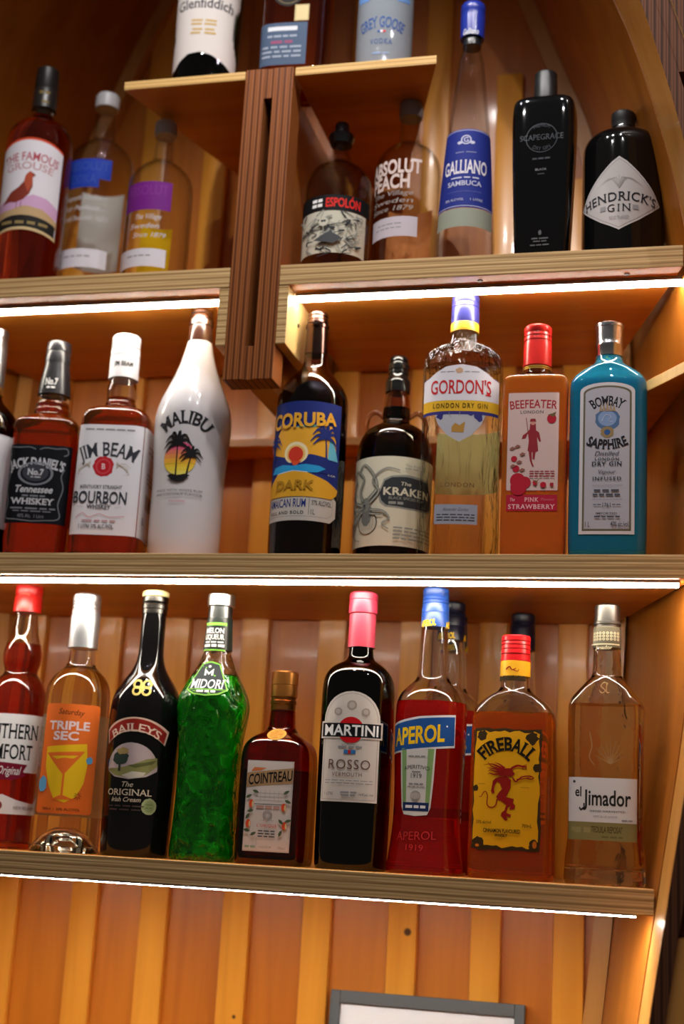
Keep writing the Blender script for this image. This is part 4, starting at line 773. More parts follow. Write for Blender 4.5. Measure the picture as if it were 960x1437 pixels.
def ragged(ins, amp, seed):
    rnd = random.Random(seed); o = []
    for a, c in (((ins, ins), (1-ins, ins)), ((1-ins, ins), (1-ins, 1-ins)), ((1-ins, 1-ins), (ins, 1-ins)), ((ins, 1-ins), (ins, ins))):
        n = 13
        for k in range(n):
            t = k/n; q = rnd.uniform(-amp, amp); ox, oy = (0, q*.65) if a[1] == c[1] else (q, 0); o.append((a[0]+(c[0]-a[0])*t+ox, a[1]+(c[1]-a[1])*t+oy))
    return o
L = b.lab('front_label', 97, 1025, 1194, None, -2)
L.poly(ragged(.0, .012, 2), BRN); L.poly(ragged(.026, .018, 5), FY)
for x, y, r, sd in ((.13, .94, .075, 1), (.87, .925, .085, 2), (.95, .68, .06, 3), (.05, .50, .045, 4), (.1, .045, .09, 5), (.92, .05, .07, 6)): L.ell(x, y, r, BRN, r*.62, 16, 0, .22, sd)
L.ell(.93, .055, .03, paper('#c46a14'), .03); L.ell(.1, .03, .03, paper('#c46a14'), .012)
L.text('FIREBALL', .50, .875, .105, .90, BK2, .03, 0, .05, arc=.16)
L.box = (60, 105, 790, 1330)
L.poly([(355, 600), (430, 590), (480, 625), (478, 700), (445, 770), (430, 800), (515, 815), (505, 870), (455, 900), (440, 960), (490, 975), (480, 1000), (440, 990), (455, 1025), (430, 1035), (380, 990), (385, 960), (420, 930), (435, 880), (380, 840), (340, 830), (325, 800), (350, 760), (385, 720), (360, 660), (330, 645), (305, 690), (300, 735), (275, 760), (270, 740), (285, 640), (315, 612)], DR)
L.poly([(500, 850), (530, 880), (525, 915), (470, 925), (480, 890)], DR); L.poly([(265, 735), (300, 730), (308, 755), (280, 770)], DR)
L.curve([(335, 825), (320, 890), (270, 910), (230, 880), (232, 790), (210, 750), (185, 765), (165, 800), (140, 805)], 1.5, DR, .5)
L.poly([(360, 590), (480, 590), (505, 575), (520, 560), (500, 540), (490, 505), (410, 510), (360, 540), (335, 565)], DR)
for p in ([(400, 520), (310, 480), (250, 470), (180, 482)], [(390, 530), (320, 510), (270, 495), (225, 450)], [(380, 545), (310, 545), (260, 530), (230, 545)], [(370, 565), (300, 575), (250, 565), (235, 575)], [(410, 510), (350, 470), (300, 455)], [(385, 540), (300, 520), (220, 510)]): L.curve(p, 2.6, DR, .12)
L.curve([(480, 510), (540, 480), (600, 485), (640, 490)], 2.6, DR, .7); L.curve([(600, 485), (640, 470), (635, 520)], 1.2, DR, .3); L.curve([(600, 490), (610, 520)], 1.2, DR, .3)
L.curve([(495, 600), (530, 640), (560, 620), (600, 590), (680, 580), (715, 600), (680, 610), (640, 600)], 1.8, DR, .6); L.curve([(540, 620), (600, 610), (690, 590)], 1.4, DR, .6)
L.box = None
L.text('33% alc/vol', .19, .222, .026, .22, BK2, .01); L.text('700mL', .82, .205, .026, .14, BK2, .01); L.text('CINNAMON FLAVOURED', .46, .155, .03, .54, BK2, .03); L.text('WHISKY', .45, .118, .026, .19, BK2, .03); L.fine(.1, .2, .535, .006, paper('#a8780f'), 1); L.fine(.72, .84, .515, .006, paper('#a8780f'), 1); L.done()

b = Bottle('tequila', 'tequila_bottle', 'clear angular tequila bottle with grey cap at the right end of the lowest shelf', LOW)
b.glass(glass('relief', (.985, .985, .97), 1.5, 0, ((38, 38, 30), .0006, 1.2)), liquid('gold', (1., .84, .52)), 992, floor=16)
b.cap('lid', 'screw_cap', metal('#6c6964', .38)); b.cap('band', 'neck_sleeve', gloss('#5d5746', .4))
PT = paper('#c2b898'); L = b.ring_prm('band').lab('neck_label', 46, 884, 911, None, -2)
for i in range(9):
    for j in range(3): L.ell(.06+.11*i, .94-.17*j, .042, PT, n=10, hole=.45)
L.rect(0, .30, 1, .36, PT); L.text('Jimador', .5, .15, .2, .5, PT, .02, .1); L.done()
L = b.lab('embossed_mark', 20, 956, 975, None, 0); E_ = gloss('#b58d5c', .1); L.curve([(.2, .3), (.4, .1), (.6, .3), (.3, .6), (.5, .9), (.8, .8)], 1., E_); L.curve([(.7, .9), (.7, .2), (.9, .15)], 1., E_); L.done(zstep=2.5)
L = b.lab('embossed_agave', 70, 1010, 1088, None, 3)
for k in range(9):
    t = math.radians(20+17.5*k); L.curve([(.62, .18), (.62+.2*math.cos(t), .18+.26*math.sin(t)), (.62+.36*math.cos(t), .18+.46*math.sin(t))], 1.1, E_, .2)
L.curve([(.2, .75), (.25, .5), (.2, .3), (.3, .15)], 1., E_); L.done()
L = b.lab('front_label', 97, 1094, 1156, paper('#d3d1d3'), 0); JB = paper('#26221f')
L.text('el', .16, .68, .22, .09, JB, .02); L.text('Jimador', .57, .55, .34, .68, JB, .02); L.poly([(.255, .42), (.255, .30), (.20, .24), (.17, .30), (.185, .34), (.20, .29), (.235, .33), (.235, .42)], JB)
L.text('HAND HARVESTED', .58, .25, .045, .50, DGREY, .01, tr=1.2); L.text('100% BLUE AGAVE', .55, .13, .045, .34, GREY); L.ell(.10, .90, .02, DGREY); L.fine(.78, .93, .06, .03, GREY, 2); L.done()
L = b.lab('lower_label', 97, 1156, 1181, paper('#7f7648'), 0, None, .4); L.text('TEQUILA REPOSADO', .60, .60, .34, .50, paper('#4a4222'), .02); L.fine(.5, .8, .2, .1, paper('#6a6036'), 3); L.fine(.06, .34, .55, .3, paper('#8d8455'), 2); L.done()

# ---- middle shelf
b = Bottle('edge', 'whiskey_bottle', 'dark whiskey bottle with silver neck foil cut off by the left edge, middle shelf', MID)
b.glass(glass('dark_brown', (.22, .10, .05)), liquid('bark', (.30, .06, .02)), 640)
b.cap('lid', 'screw_cap', metal('#a7a8ab', .3)); b.cap('foil', 'neck_sleeve', metal('#9fa1a5', .38)); b.cap('ring', 'neck_ring', metal('#caa052', .35))
L = b.lab('front_label', 128, 607, 734, paper('#d5d3da'), 0, 3.); L.frame(2, .6, GREY); L.done()

b = Bottle('jack', 'whiskey_bottle', 'square whiskey bottle with black label and black tapered neck sleeve', MID)
AMB = liquid('bourbon', (.66, .12, .012)); AMBG = liquid('bourbon_glass', (.75, .20, .02), .12, 1.5)
b.glass(CLEAR, AMB, 570, tint=AMBG); b.cap('lid', 'screw_cap', gloss('#26262a', .25)); b.cap('foil', 'neck_sleeve', gloss('#232327', .25))
L = b.ring_prm('foil').lab('neck_label', 20, 530, 548, None, -1); L.text('No.7', .5, .62, .5, .9, WHITE, .02, 0, .05); L.fine(.2, .8, .15, .14, WHITE, 2); L.done(zstep=4)
SL = paper('#c4c6ce'); SM = paper('#7c7f88'); JBK = paper('#101117')
L = b.lab('front_label', 92, 627, 735, JBK, -1)
L.text("JACK DANIEL'S", .47, .775, .115, .86, SL, .03, 0, .05, arc=.055); L.ell(.47, .63, .27, SM, .15, 32, .86); L.ell(.47, .64, .20, paper('#3b3d46'), .11, 28)
L.text('No.7', .47, .65, .075, .25, SL, .03, 0, .05); L.fine(.40, .55, .585, .012, SL, 2); L.text('Tennessee', .47, .43, .085, .58, SL, .025, .22); L.fine(.3, .65, .345, .02, SM, 3); L.text('WHISKEY', .46, .275, .075, .66, SL, .025, 0, .06)
L.fine(.14, .82, .185, .018, SM, 4); L.fine(.18, .76, .15, .012, SM, 4); L.text('40% Alc.  1 Litre', .46, .09, .045, .40, SM)
for s_ in (1, -1):
    x = lambda v: .47+s_*(v-.47)
    L.curve([(x(.90), .70), (x(.86), .60), (x(.90), .45), (x(.85), .25), (x(.89), .10), (x(.83), .05), (x(.70), .04), (x(.47), .025)], 1.1, SM)
    L.curve([(x(.50), .94), (x(.60), .965), (x(.75), .955), (x(.90), .965), (x(.93), .90), (x(.87), .87)], 1.1, SM)
L.done()
L = b.lab('side_label', 62, 627, 735, JBK, 88); L.box = None
L.text('TENNESSEE WHISKEY', .18, .5, .16, 1.5, SM, 0, rot=1.5708); L.done()

b = Bottle('beam', 'bourbon_bottle', 'bourbon bottle with white cap and white label bearing a red wax seal', MID)
b.glass(CLEAR, AMB, 565, tint=AMBG); b.cap('lid', 'screw_cap', gloss('#dcdadf', .35)); b.cap('foil', 'neck_sleeve', gloss('#dddbe2', .4))
L = b.ring_prm('foil').lab('neck_label', 30, 506, 518, None, 3); L.text('JIM BEAM', .5, .6, .6, 1, DGREY, .02, 0, .04); L.done()
WL = paper('#dfdde4'); DB = paper('#33363f'); RD = paper('#b8202b')
L = b.lab('front_label', 95, 599, 751, WL, 0); L.fine(.12, .86, .955, .014, GREY, 5)
L.text('JIM BEAM', .49, .775, .125, .90, DB, .012, 0, .04, arc=.06, grow=.0); L.ell(.44, .615, .155, RD, .095, 22, 0, .07); L.ell(.44, .615, .115, paper('#cc4650'), .072, 24, .8); L.text('B', .44, .615, .05, .06, paper('#e9c9cc'), .02, 0, .06)
for s_ in (1, -1):
    for k in range(4): L.curve([(.44+s_*.19, .60+.02*k), (.44+s_*(.30+.03*k), .645-.03*k), (.44+s_*(.42-.04*k), .60-.02*k)], .8, paper('#b3a48c'), .3)
L.text('KENTUCKY STRAIGHT', .44, .43, .03, .62, DB, .01); L.text('BOURBON', .43, .335, .105, .80, DB, .015); L.text('WHISKEY', .43, .25, .04, .36, DB, .015, 0, .04); L.line([(.1, .25), (.2, .25)], .4, GREY); L.line([(.66, .25), (.76, .25)], .4, GREY)
L.curve([(.10, .145), (.2, .19), (.3, .155), (.45, .185), (.6, .16), (.82, .17)], .55, RD); L.fine(.2, .7, .125, .012, paper('#b88a92'), 4); L.text('1 LITRE 37% ALC./VOL.', .42, .075, .036, .52, DB, .012); L.done()
L = b.lab('side_label', 88, 599, 751, paper('#d6d0d2'), 93); BN = paper('#9a8578')
L.rect(.22, .28, .7, .42, paper('#bfa898'))
for k in range(10): L.rect(.24+.045*k, .29, .24+.045*k+.02, .41, BN)
for y in (.85, .80, .6, .56, .52): L.fine(.2, .8, y, .018, BN, 3)
L.text('1L', .15, .16, .06, .1, DB, .02); L.done()

b = Bottle('coconut', 'coconut_rum_bottle', 'opaque white rum bottle printed with a sunset and palm trees', MID)
b.glass(gloss('#d2cfd3', .14), solid=True); b.cap('lid', 'screw_cap', metal('#8d7c78', .22)); b.cap('foil', 'neck_sleeve', gloss('#3d241b', .18))
L = b.lab('printed_front', 84, 575, 700, None, -1); MK = paper('#27262b')
L.text('MALIBU', .52, .90, .14, .98, MK, .025, 0, .05, arc=.18)
cxx, cyy, rr = .46, .435, .285; yk = L.W/L.H
cols = ['#d8527d', '#df6480', '#e57f66', '#ea9550', '#eeae3e', '#f0c53c', '#f0d348', '#eedb62']
for k, h in enumerate(cols):
    a, c2 = 1-2*k/8, 1-2*(k+1)/8; up = [math.acos(max(-1, min(1, a+(c2-a)*q/4))) for q in range(5)]
    L.poly([(cxx+rr*math.sin(t), cyy+rr*yk*math.cos(t)) for t in up]+[(cxx-rr*math.sin(t), cyy+rr*yk*math.cos(t)) for t in up[::-1]], paper(h))
PLM = paper('#1f1d20'); L.palm(.42, .20, .0, .40, .17, PLM); L.palm(.60, .22, .06, .25, .13, PLM)
L.poly([(.27, .245), (.36, .265), (.45, .24), (.55, .26), (.66, .25), (.56, .19), (.46, .172), (.36, .19)], PLM)
L.text('MADE WITH WHITE RUM', .48, .08, .026, .80, DGREY); L.text('AND COCONUT FLAVOUR', .48, .035, .026, .82, DGREY); L.text('ORIGINAL', .48, -.04, .022, .28, paper('#c04a5c'), tr=1.2); L.done(zstep=5)

b = Bottle('darkrum', 'dark_rum_bottle', 'dark rum bottle with blue and yellow beach sunset label', MID)
b.glass(glass('umber', (.62, .42, .30)), liquid('molasses', (.012, .004, .002)), 551)
b.cap('lid', 'screw_cap', metal('#55403a', .2))
NB = paper('#1f2d74'); L = b.lab('front_label', 116, 565, 689, NB, 0); OY = paper('#e2a531')
L.poly([(.06, .42), (.12, .62), (.20, .74), (.40, .70), (.62, .73), (.86, .74), (.93, .58), (.95, .36), (.60, .40), (.5, .37), (.3, .36)], OY)
L.poly([(.62, .70), (.7, .73), (.62, .735), (.45, .72), (.4, .70)], paper('#6fb0a8')); L.poly([(.82, .36), (.98, .36), (.90, .56), (.84, .62)], paper('#64b4cf'))
L.ell(.42, .41, .155, paper('#ecdcb0'), .125); L.ell(.42, .40, .12, paper('#e9b96a'), .10); L.ell(.42, .395, .095, paper('#d03a26'), .085)
L.poly([(0, .36), (.12, .37), (.27, .32), (.32, .30), (.5, .30), (.58, .33), (.75, .38), (.98, .33), (1, .2), (0, .2)], NB)
L.poly([(.36, .32), (.5, .32), (.44, .27), (.40, .27)], paper('#d8502e'))
L.poly([(.04, .20), (.10, .27), (.25, .285), (.40, .265), (.55, .285), (.72, .275), (.80, .25), (.70, .20), (.5, .185), (.25, .19)], paper('#2a97d4'))
L.poly([(0, -.02), (0, .06), (.16, .18), (.40, .205), (.58, .19), (.82, .12), (1, .04), (.98, -.02), (.9, -.075), (.0, -.075)], paper('#dba22c'))
L.line([(.16, .185), (.40, .21), (.58, .195)], .7, WHITE)
L.palm(.80, .37, -.02, .235, .17, NB); L.palm(.09, .33, -.01, .20, .13, NB)
L.text('CORUBA', .48, .785, .15, .86, OY, .035, grow=-.12, sl=.05, arc=-.02); L.text('DARK', .42, .055, .10, .50, paper('#a97c1e'), .025, .12); L.text('1L RUM', .88, .185, .02, .1, WHITE); L.done()
L = b.lab('lower_label', 116, 689, 731, None, 0); L.poly([(0, 0), (.9, 0), (.99, .2), (.99, .74), (.9, .95), (0, .95)], paper('#bcb6b0'))
L.line([(0, .14), (.86, .14), (.93, .28), (.93, .7), (.86, .82), (0, .82)], .5, GREY); L.text('JAMAICAN RUM', .30, .57, .27, .56, NB, .015); L.text('FULL AND BOLD', .31, .26, .10, .50, DGREY, .02, tr=1.2); L.line([(.62, .2), (.62, .74)], .5, DGREY); L.text('37% ALC/VOL', .78, .60, .15, .26, DGREY, .01); L.text('1L', .67, .3, .17, .05, DGREY); L.done()

b = Bottle('spiced', 'spiced_rum_bottle', 'stout black rum bottle with small glass ear handles and a pale octopus label', MID)
b.glass(glass('umber2', (.80, .62, .50)), liquid('pitch', (.010, .005, .004)), 577)
b.cap('lid', 'screw_cap', gloss('#131314', .14))
R = b.d['body']
for s_ in (1, -1):
    z1, z0 = b.zf(586, True), b.zf(620, True); r0, r1 = b.prm(z1)[0], b.prm(z0)[0]-2
    P = catmull([(r0-3, z1-4), (r0+9, z1+4), (r0+18, z1-3), (r0+21, z1-15), ((r1+r0+21)/2-3, z0+8), (r1-2, z0+1)], 6)
    bm = bmesh.new(); prev = None
    for i, (x, z) in enumerate(P):
        a = P[max(i-1, 0)]; c2 = P[min(i+1, len(P)-1)]; tx, tz = c2[0]-a[0], c2[1]-a[1]; l = math.hypot(tx, tz); nx, nz = tz/l, -tx/l
        ring = [bm.verts.new((s_*(x+nx*3.4*math.cos(t))*.001, 3.4*math.sin(t)*.001, (z+nz*3.4*math.cos(t))*.001)) for t in [2*math.pi*k/12 for k in range(12)]]
        if prev:
            for k in range(12): bm.faces.new((prev[k], prev[(k+1) % 12], ring[(k+1) % 12], ring[k]))
        else: bm.faces.new(ring)
        prev = ring
    bm.faces.new(prev); bmesh.ops.recalc_face_normals(bm, faces=bm.faces)
    obj('handle', bm, glass('ear', (.85, .72, .62)), b.root, 50)
PL = paper('#cfc9b4'); INK = paper('#33353a'); MG = paper('#8e8f88')
L = b.lab('front_label', 158, 642, 765, PL, 4)
L.poly([(.35, .58), (.40, .74), (.47, .78), (.60, .80), (.85, .78), (.93, .60), (.93, .46), (.85, .41), (.60, .41), (.42, .43), (.37, .48)], MG); L.poly([(.365, .58), (.41, .72), (.47, .76), (.60, .775), (.84, .755), (.915, .60), (.915, .47), (.84, .43), (.60, .43), (.43, .45), (.385, .50)], INK)
L.text('The', .60, .695, .04, .1, PL, .01, .25); L.text('KRAKEN', .63, .605, .082, .46, PL, .03, tr=1.08); L.text('BLACK SPICED RUM', .62, .53, .03, .34, MG, .01); L.fine(.45, .58, .475, .03, MG, 2); L.text('1 L', .80, .475, .035, .05, MG)
L.ell(.25, .26, .105, INK, .13); L.ell(.25, .255, .096, paper('#bdb8a6'), .12); L.ell(.24, .36, .06, paper('#6f716e'), .14); L.ell(.23, .46, .045, paper('#7f817b'), .08)
for k in range(6): L.curve([(.20+.02*k, .37), (.185+.026*k, .27), (.20+.02*k, .18)], .5, paper('#7f807a'))
for p, wd in (([(.26, .52), (.34, .64), (.30, .80), (.20, .92), (.14, .84), (.20, .76)], 5), ([(.20, .50), (.16, .62), (.20, .76), (.10, .86), (.04, .78)], 5), ([(.18, .46), (.08, .52), (.04, .66), (.10, .74), (.02, .86)], 4.5), ([(.28, .48), (.36, .60), (.30, .74), (.42, .86), (.54, .84)], 4), ([(.19, .42), (.08, .40), (.03, .50), (.02, .60)], 4), ([(.20, .38), (.10, .30), (.06, .18), (.02, .14)], 4), ([(.29, .40), (.40, .38), (.46, .30), (.40, .24), (.46, .18)], 3.5), ([(.28, .36), (.38, .34), (.44, .36)], 3), ([(.15, .30), (.06, .24), (.10, .10), (.18, .06)], 3)):
    L.curve(p, wd, INK, .3); L.curve(p, wd*.62, paper('#9d9d92'), .3)
L.ell(.225, .45, .012, INK); L.text('The Kraken', .68, .90, .03, .2, MG, .01, .2); L.fine(.58, .78, .865, .012, MG, 3)
for y in (.20, .16, .12, .08): L.fine(.5, .9, y, .018, MG, 5)
L.done()

FLUTED = thin_glass('fluted', (.985, .99, .975), (.30, .30, .24), True, ((60, 60, 14), .014, 1.6))
b = Bottle('drygin', 'gin_bottle', 'large clear gin bottle with purple and yellow cap and red lettering on white', MID)
b.glass(FLUTED, thin_glass('pale', (.97, .97, .90), (.6, .58, .46), False), 520)
PU = gloss('#34347c', .3); b.cap('lid', 'screw_cap', PU); b.cap('band', 'cap_band', gloss('#d9a52c', .35))
L = b.lab('front_label', 118, 512, 588, None, 0)
UP = [(0, .32), (1, .32), (1, .72), (.9, .76), (.80, .86), (.68, .96), (.5, 1), (.32, .96), (.20, .86), (.10, .76), (0, .72)]; WG = paper('#dcd9e2')
L.poly([(0, .06), (1, .06), (1, .12), (0, .12)], paper('#39367c')); L.rect(0, .12, 1, .34, paper('#dfae2b')); L.poly(UP, WG); L.line([(0, .72), (.10, .77)], .8, PU); L.line([(1, .72), (.9, .77)], .8, PU)
L.ell(.48, .88, .045, paper('#c9a284'), .055, 12, 0, .15); L.fine(.25, .42, .86, .012, GREY, 2); L.fine(.54, .72, .86, .012, GREY, 2)
RG = paper('#c22326'); L.text("GORDON'S", .5, .575, .25, .74, RG, .012, 0, .035); L.rect(.80, .42, .87, .445, RG); L.text('LONDON DRY GIN', .5, .225, .085, .66, paper('#4a3c14'), .012, tr=1.3); L.done()
L = b.lab('crest_label', 78, 576, 622, None, 0, None, .2); L.poly([(0, 1), (1, 1), (.9, .55), (.72, .2), (.5, 0), (.28, .2), (.1, .55)], paper('#b3b3bd')); L.ell(.14, .8, .07, PU, .12, 9, 0, .3); L.ell(.84, .78, .08, PU, .14, 9, 0, .3, 4); L.ell(.70, .88, .06, PU, .08, 9, 0, .3, 6)
L.poly([(.36, .30), (.58, .28), (.60, .62), (.50, .50), (.42, .58), (.36, .45)], paper('#b0843f')); L.line([(.3, .9), (.34, .75)], .6, GREY); L.line([(.5, .95), (.5, .8)], .6, GREY); L.done()
L = b.lab('lower_label', 60, 709, 736, paper('#9498a8'), -1); L.text('Alexander Gordon', .5, .75, .17, .6, DGREY, 0, .3)
for y in (.48, .34, .2): L.fine(.06, .94, y, .06, DGREY, 6)
L.done()
L = b.lab('embossed_name', 64, 672, 692, None, 0); L.text('LONDON', .5, .5, .3, .72, gloss('#6b4a35', .2), -.005, tr=1.2); L.done()
L = b.lab('back_label', 100, 588, 676, thin_paper('#f6f2c4'), 150); L.done()

b = Bottle('strawberry', 'strawberry_gin_bottle', 'square-shouldered orange-pink gin bottle with red cap and a strawberry label', MID)
b.glass(CLEAR, liquid('coral', (1.0, .38, .10)), 538, floor=15, tint=liquid('coral_glass', (1., .40, .055), .45, 1.5))
b.cap('lid', 'screw_cap', gloss('#c22420', .25)); L = b.ring_prm('lid').lab('cap_trim', 118, 511, 517, None, 0); L.rect(0, 0, 1, .3, GOLD); L.rect(0, .45, 1, .7, GOLD); L.done()
PKL = paper('#cdb2ae'); RB = paper('#a3232f'); L = b.lab('front_label', 71, 553, 690, PKL, -1, 1.5)
L.text('BEEFEATER', .5, .885, .085, .94, RB, .015, grow=.0, arc=.015); L.text('LONDON', .47, .80, .03, .46, DGREY, .012, 0, .04, tr=1.15)
CT = paper('#8e2a33')
L.poly([(.42, .50), (.40, .58), (.36, .53), (.28, .52), (.30, .56), (.38, .59), (.43, .62), (.44, .68), (.55, .68), (.56, .61), (.62, .59), (.66, .50), (.63, .49), (.58, .54), (.61, .40), (.54, .38), (.40, .40)], CT); L.ell(.495, .69, .05, paper('#c98a80')); L.poly([(.43, .70), (.56, .70), (.54, .73), (.45, .73)], CT)
L.poly([(.42, .40), (.48, .40), (.49, .30), (.53, .24), (.50, .24), (.45, .30)], CT); L.poly([(.50, .40), (.56, .40), (.54, .31), (.50, .32)], CT); L.line([(.36, .74), (.40, .60)], .7, CT)
SB = paper('#b01f33'); L.ell(.86, .73, .09, SB, .05); L.poly([(.78, .77), (.86, .78), (.95, .80), (.90, .745)], paper('#6b5a3a'))
for x, y, r in ((.14, .32, .06), (.18, .22, .07), (.22, .1, .15), (.36, .08, .12), (.24, .03, .16)): L.ell(x, y, r, SB, r*.5, 18)
for x, y in ((.1, .42), (.2, .44), (.24, .28), (.30, .20), (.12, .24), (.3, .36)): L.poly([(x-.06, y), (x, y+.025), (x+.07, y+.01), (x, y-.012)], paper('#8d5a50'))
for y in (.19, .165, .14): L.fine(.45, .93, y, .012, CT, 5)
L.ell(.72, .055, .06, SB, .028); L.ell(.56, .075, .045, SB, .025); L.poly([(.5, .11), (.58, .09), (.66, .12), (.58, .07)], paper('#6b5a3a')); L.rect(.85, .04, .92, .075, RB); L.done()
L = b.lab('lower_label', 70, 696, 718, paper('#ad2038'), -1, None, .4); PW = paper('#e9b7bd'); L.text('PINK', .50, .70, .26, .28, PW, .015, 0, .05, tr=1.2); L.text('The', .12, .70, .2, .1, PW, 0, .2); L.text('Flavour', .82, .72, .16, .26, paper('#cf6a78'), 0, .2); L.text('STRAWBERRY', .5, .26, .28, .92, PW, .015, 0, .05, tr=1.15); L.done()

b = Bottle('bluegin', 'blue_gin_bottle', 'sky blue glass gin bottle with silver cap at the right end of the middle shelf', MID)
b.glass(liquid('sky', (.06, .64, .93), .32, 1.5), liquid('aqua', (.02, .50, .86), .62), 541, floor=12)
b.cap('lid', 'screw_cap', metal('#b9bcc4', .2)); L = b.ring_prm('lid').lab('cap_emblem', 12, 498, 514, None, -3); L.ell(.5, .45, .5, paper('#c9a85a'), n=12, wob=.2); L.ell(.5, .45, .22, paper('#3f6fb0')); L.done()
WB = paper('#a9a8b3'); L = b.lab('front_label', 76, 538, 750, None, 0)
A2 = lambda i: [(i, i*.36), (1-i, i*.36), (1-i, .94-i*.2)]+[(.5+(.5-i)*math.cos(math.pi*k/12), .94-i*.2+(.06-i*.16)*math.sin(math.pi*k/12)) for k in range(1, 12)]+[(i, .94-i*.2)]
L.poly(A2(0), paper('#c3c1c6')); L.poly(A2(.06), paper('#5f5a48')); L.poly(A2(.095), WB)
IK = paper('#1c1d24'); L.text('BOMBAY', .5, .875, .062, .64, IK, .025, 0, .05, arc=.035); L.ell(.5, .75, .23, paper('#4d6a92'), .072, 26, 0, .08); L.ell(.5, .757, .17, paper('#7d95bd'), .052); L.ell(.5, .665, .12, paper('#8f7a55'), .04, 20, 0, .1); L.ell(.5, .665, .055, paper('#33568f'))
for x, h in ((.38, .02), (.44, .03), (.5, .045), (.56, .03), (.62, .02)): L.poly([(x-.03, .805), (x+.03, .805), (x, .83+h)], paper('#a08a70'))
L.curve([(.40, .74), (.47, .78), (.56, .77), (.52, .74), (.60, .735)], .7, paper('#c9d2e2'), .5)
L.text('SAPPHIRE', .5, .585, .06, .72, IK, .025, 0, .05, arc=-.03); GT = paper('#4d4e58'); L.text('Distilled', .5, .525, .03, .42, GT, 0, .3); L.text('LONDON', .5, .487, .018, .44, IK, .01, 0, .05, tr=1.2); L.text('DRY GIN', .5, .457, .026, .54, IK, .015, 0, .06, tr=1.2); L.text('Vapour', .5, .405, .026, .32, GT, 0, .3); L.text('INFUSED', .5, .360, .022, .52, IK, .01, 0, .06, tr=1.25)
for y in (.315, .225): L.line([(.24, y), (.78, y)], .3, GT)
L.fine(.27, .72, .283, .012, GT, 3); L.fine(.25, .74, .255, .012, GT, 4); L.text('1761', .5, .188, .026, .15, IK, 0, 0, .05); L.fine(.26, .40, .19, .006, GT, 2); L.fine(.60, .75, .19, .006, GT, 2); L.text('IMPORTED', .5, .133, .012, .38, IK, .01); L.fine(.28, .74, .112, .01, GT, 4); L.text('1 L', .16, .062, .032, .08, IK, .005); L.text('40% alc./vol.', .74, .065, .032, .33, IK, .005); L.done()

# ---- upper shelf
b = Bottle('grouse', 'scotch_bottle', 'scotch whisky bottle with dark cap and a game bird on its white label', TOP)
b.glass(CLEAR, liquid('oak', (.50, .08, .02)), 170); b.cap('lid', 'screw_cap', gloss('#201c1b', .35))
L = b.ring_prm('lid').lab('cap_print', 20, 126, 150, None, 2); BZ = paper('#8a7444'); L.fine(.15, .9, .75, .14, BZ, 2); L.fine(.4, .9, .2, .10, BZ, 1); L.done()
L = b.lab('front_label', 98, 196, 328, None, 0); L.band(0, 1, .1, .92, .08, paper('#c8421f')); L.band(0, 1, .02, .895, .08, paper('#d6d2da'))
RR = paper('#a8434f'); L.text('THE FAMOUS', .5, .80, .085, .86, RR, .01, 0, .05, arc=.04); L.text('GROUSE', .50, .70, .075, .72, paper('#b98a8f'), .01, 0, .05, arc=.03)
L.poly([(0, .30), (.15, .34), (.35, .33), (.6, .40), (.8, .38), (1, .31), (1, .2), (0, .2)], paper('#c49cc0')); L.poly([(0, .10), (0, .22), (.3, .24), (.5, .28), (.75, .26), (1, .18), (1, .1)], paper('#b79a72'))
GB = paper('#7d3226'); L.poly([(.16, .33), (.26, .42), (.38, .47), (.45, .53), (.47, .60), (.52, .64), (.58, .62), (.61, .60), (.57, .58), (.58, .48), (.54, .40), (.46, .34), (.36, .31), (.26, .32), (.12, .30)], GB); L.poly([(.45, .53), (.47, .60), (.52, .64), (.57, .61), (.57, .50), (.52, .42)], paper('#a84a32')); L.line([(.38, .31), (.37, .25)], .8, GB); L.line([(.44, .32), (.44, .26)], .8, GB)
L.band(0, 1, -.02, .02, .05, paper('#c9b184')); L.band(.02, .98, .01, .13, .05, paper('#23211f')); L.fine(.15, .85, .105, .03, paper('#8d7a4e'), 4); L.done()

def vodka(key, label, col, back, name=None):
    b = Bottle(key, 'vodka_bottle', label, TOP); y = b.d
    b.glass(THIN, THINWATER, None); b.cap('lid', 'screw_cap', gloss('#b3b1b5', .3)); return b
SCR = paper('#bcb8bc')
b = vodka('vodkablue', 'clear vodka bottle with blue block lettering panel and silver cap', None, None)
L = b.lab('printed_front', 78, 226, 326, None, -6); L.poly([(0, .60), (.72, .60), (.72, .72), (.92, .72), (.92, 1), (0, 1)], paper('#1f3aa0'))
L.text('ABSOLUT', .46, .90, .12, .84, paper('#30489f'), .02); L.text('VODKA', .36, .72, .12, .62, paper('#30489f'), .02); L.text('Superb Vodka is', .50, .46, .07, .8, SCR, .005, .3); L.text('Our Perfection', .48, .32, .07, .9, SCR, .005, .3); L.text('Lund Sweden  1879', .50, .18, .07, .9, SCR, .005, .3); L.done()
L = b.lab('lower_label', 80, 350, 375, paper('#c9c8d2'), -8); L.fine(.2, .7, .6, .08, GREY, 4); L.done()
L = b.lab('back_label', 66, 235, 345, thin_paper('#e4e8ee'), 158); L.done()
b = vodka('vodkapurple', 'smaller clear vodka bottle with purple lettering panel and a yellow back', None, None)
L = b.lab('printed_front', 78, 258, 336, None, -6); L.rect(0, .50, .95, 1, paper('#6b1f78')); L.text('ABSOLUT', .47, .85, .17, .84, paper('#762d82'), .02); L.text('The Village', .55, .38, .09, .5, SCR, .005, .3); L.text('Sweden', .5, .22, .09, .55, SCR, .005, .3); L.text('Since 1879', .6, .06, .08, .6, SCR, .005, .3); L.done()
L = b.lab('lower_label', 72, 350, 374, paper('#c9c8d2'), -8); L.fine(.2, .7, .6, .08, GREY, 4); L.done()
L = b.lab('back_label', 46, 285, 376, thin_paper('#f2c420'), 160); L.done()

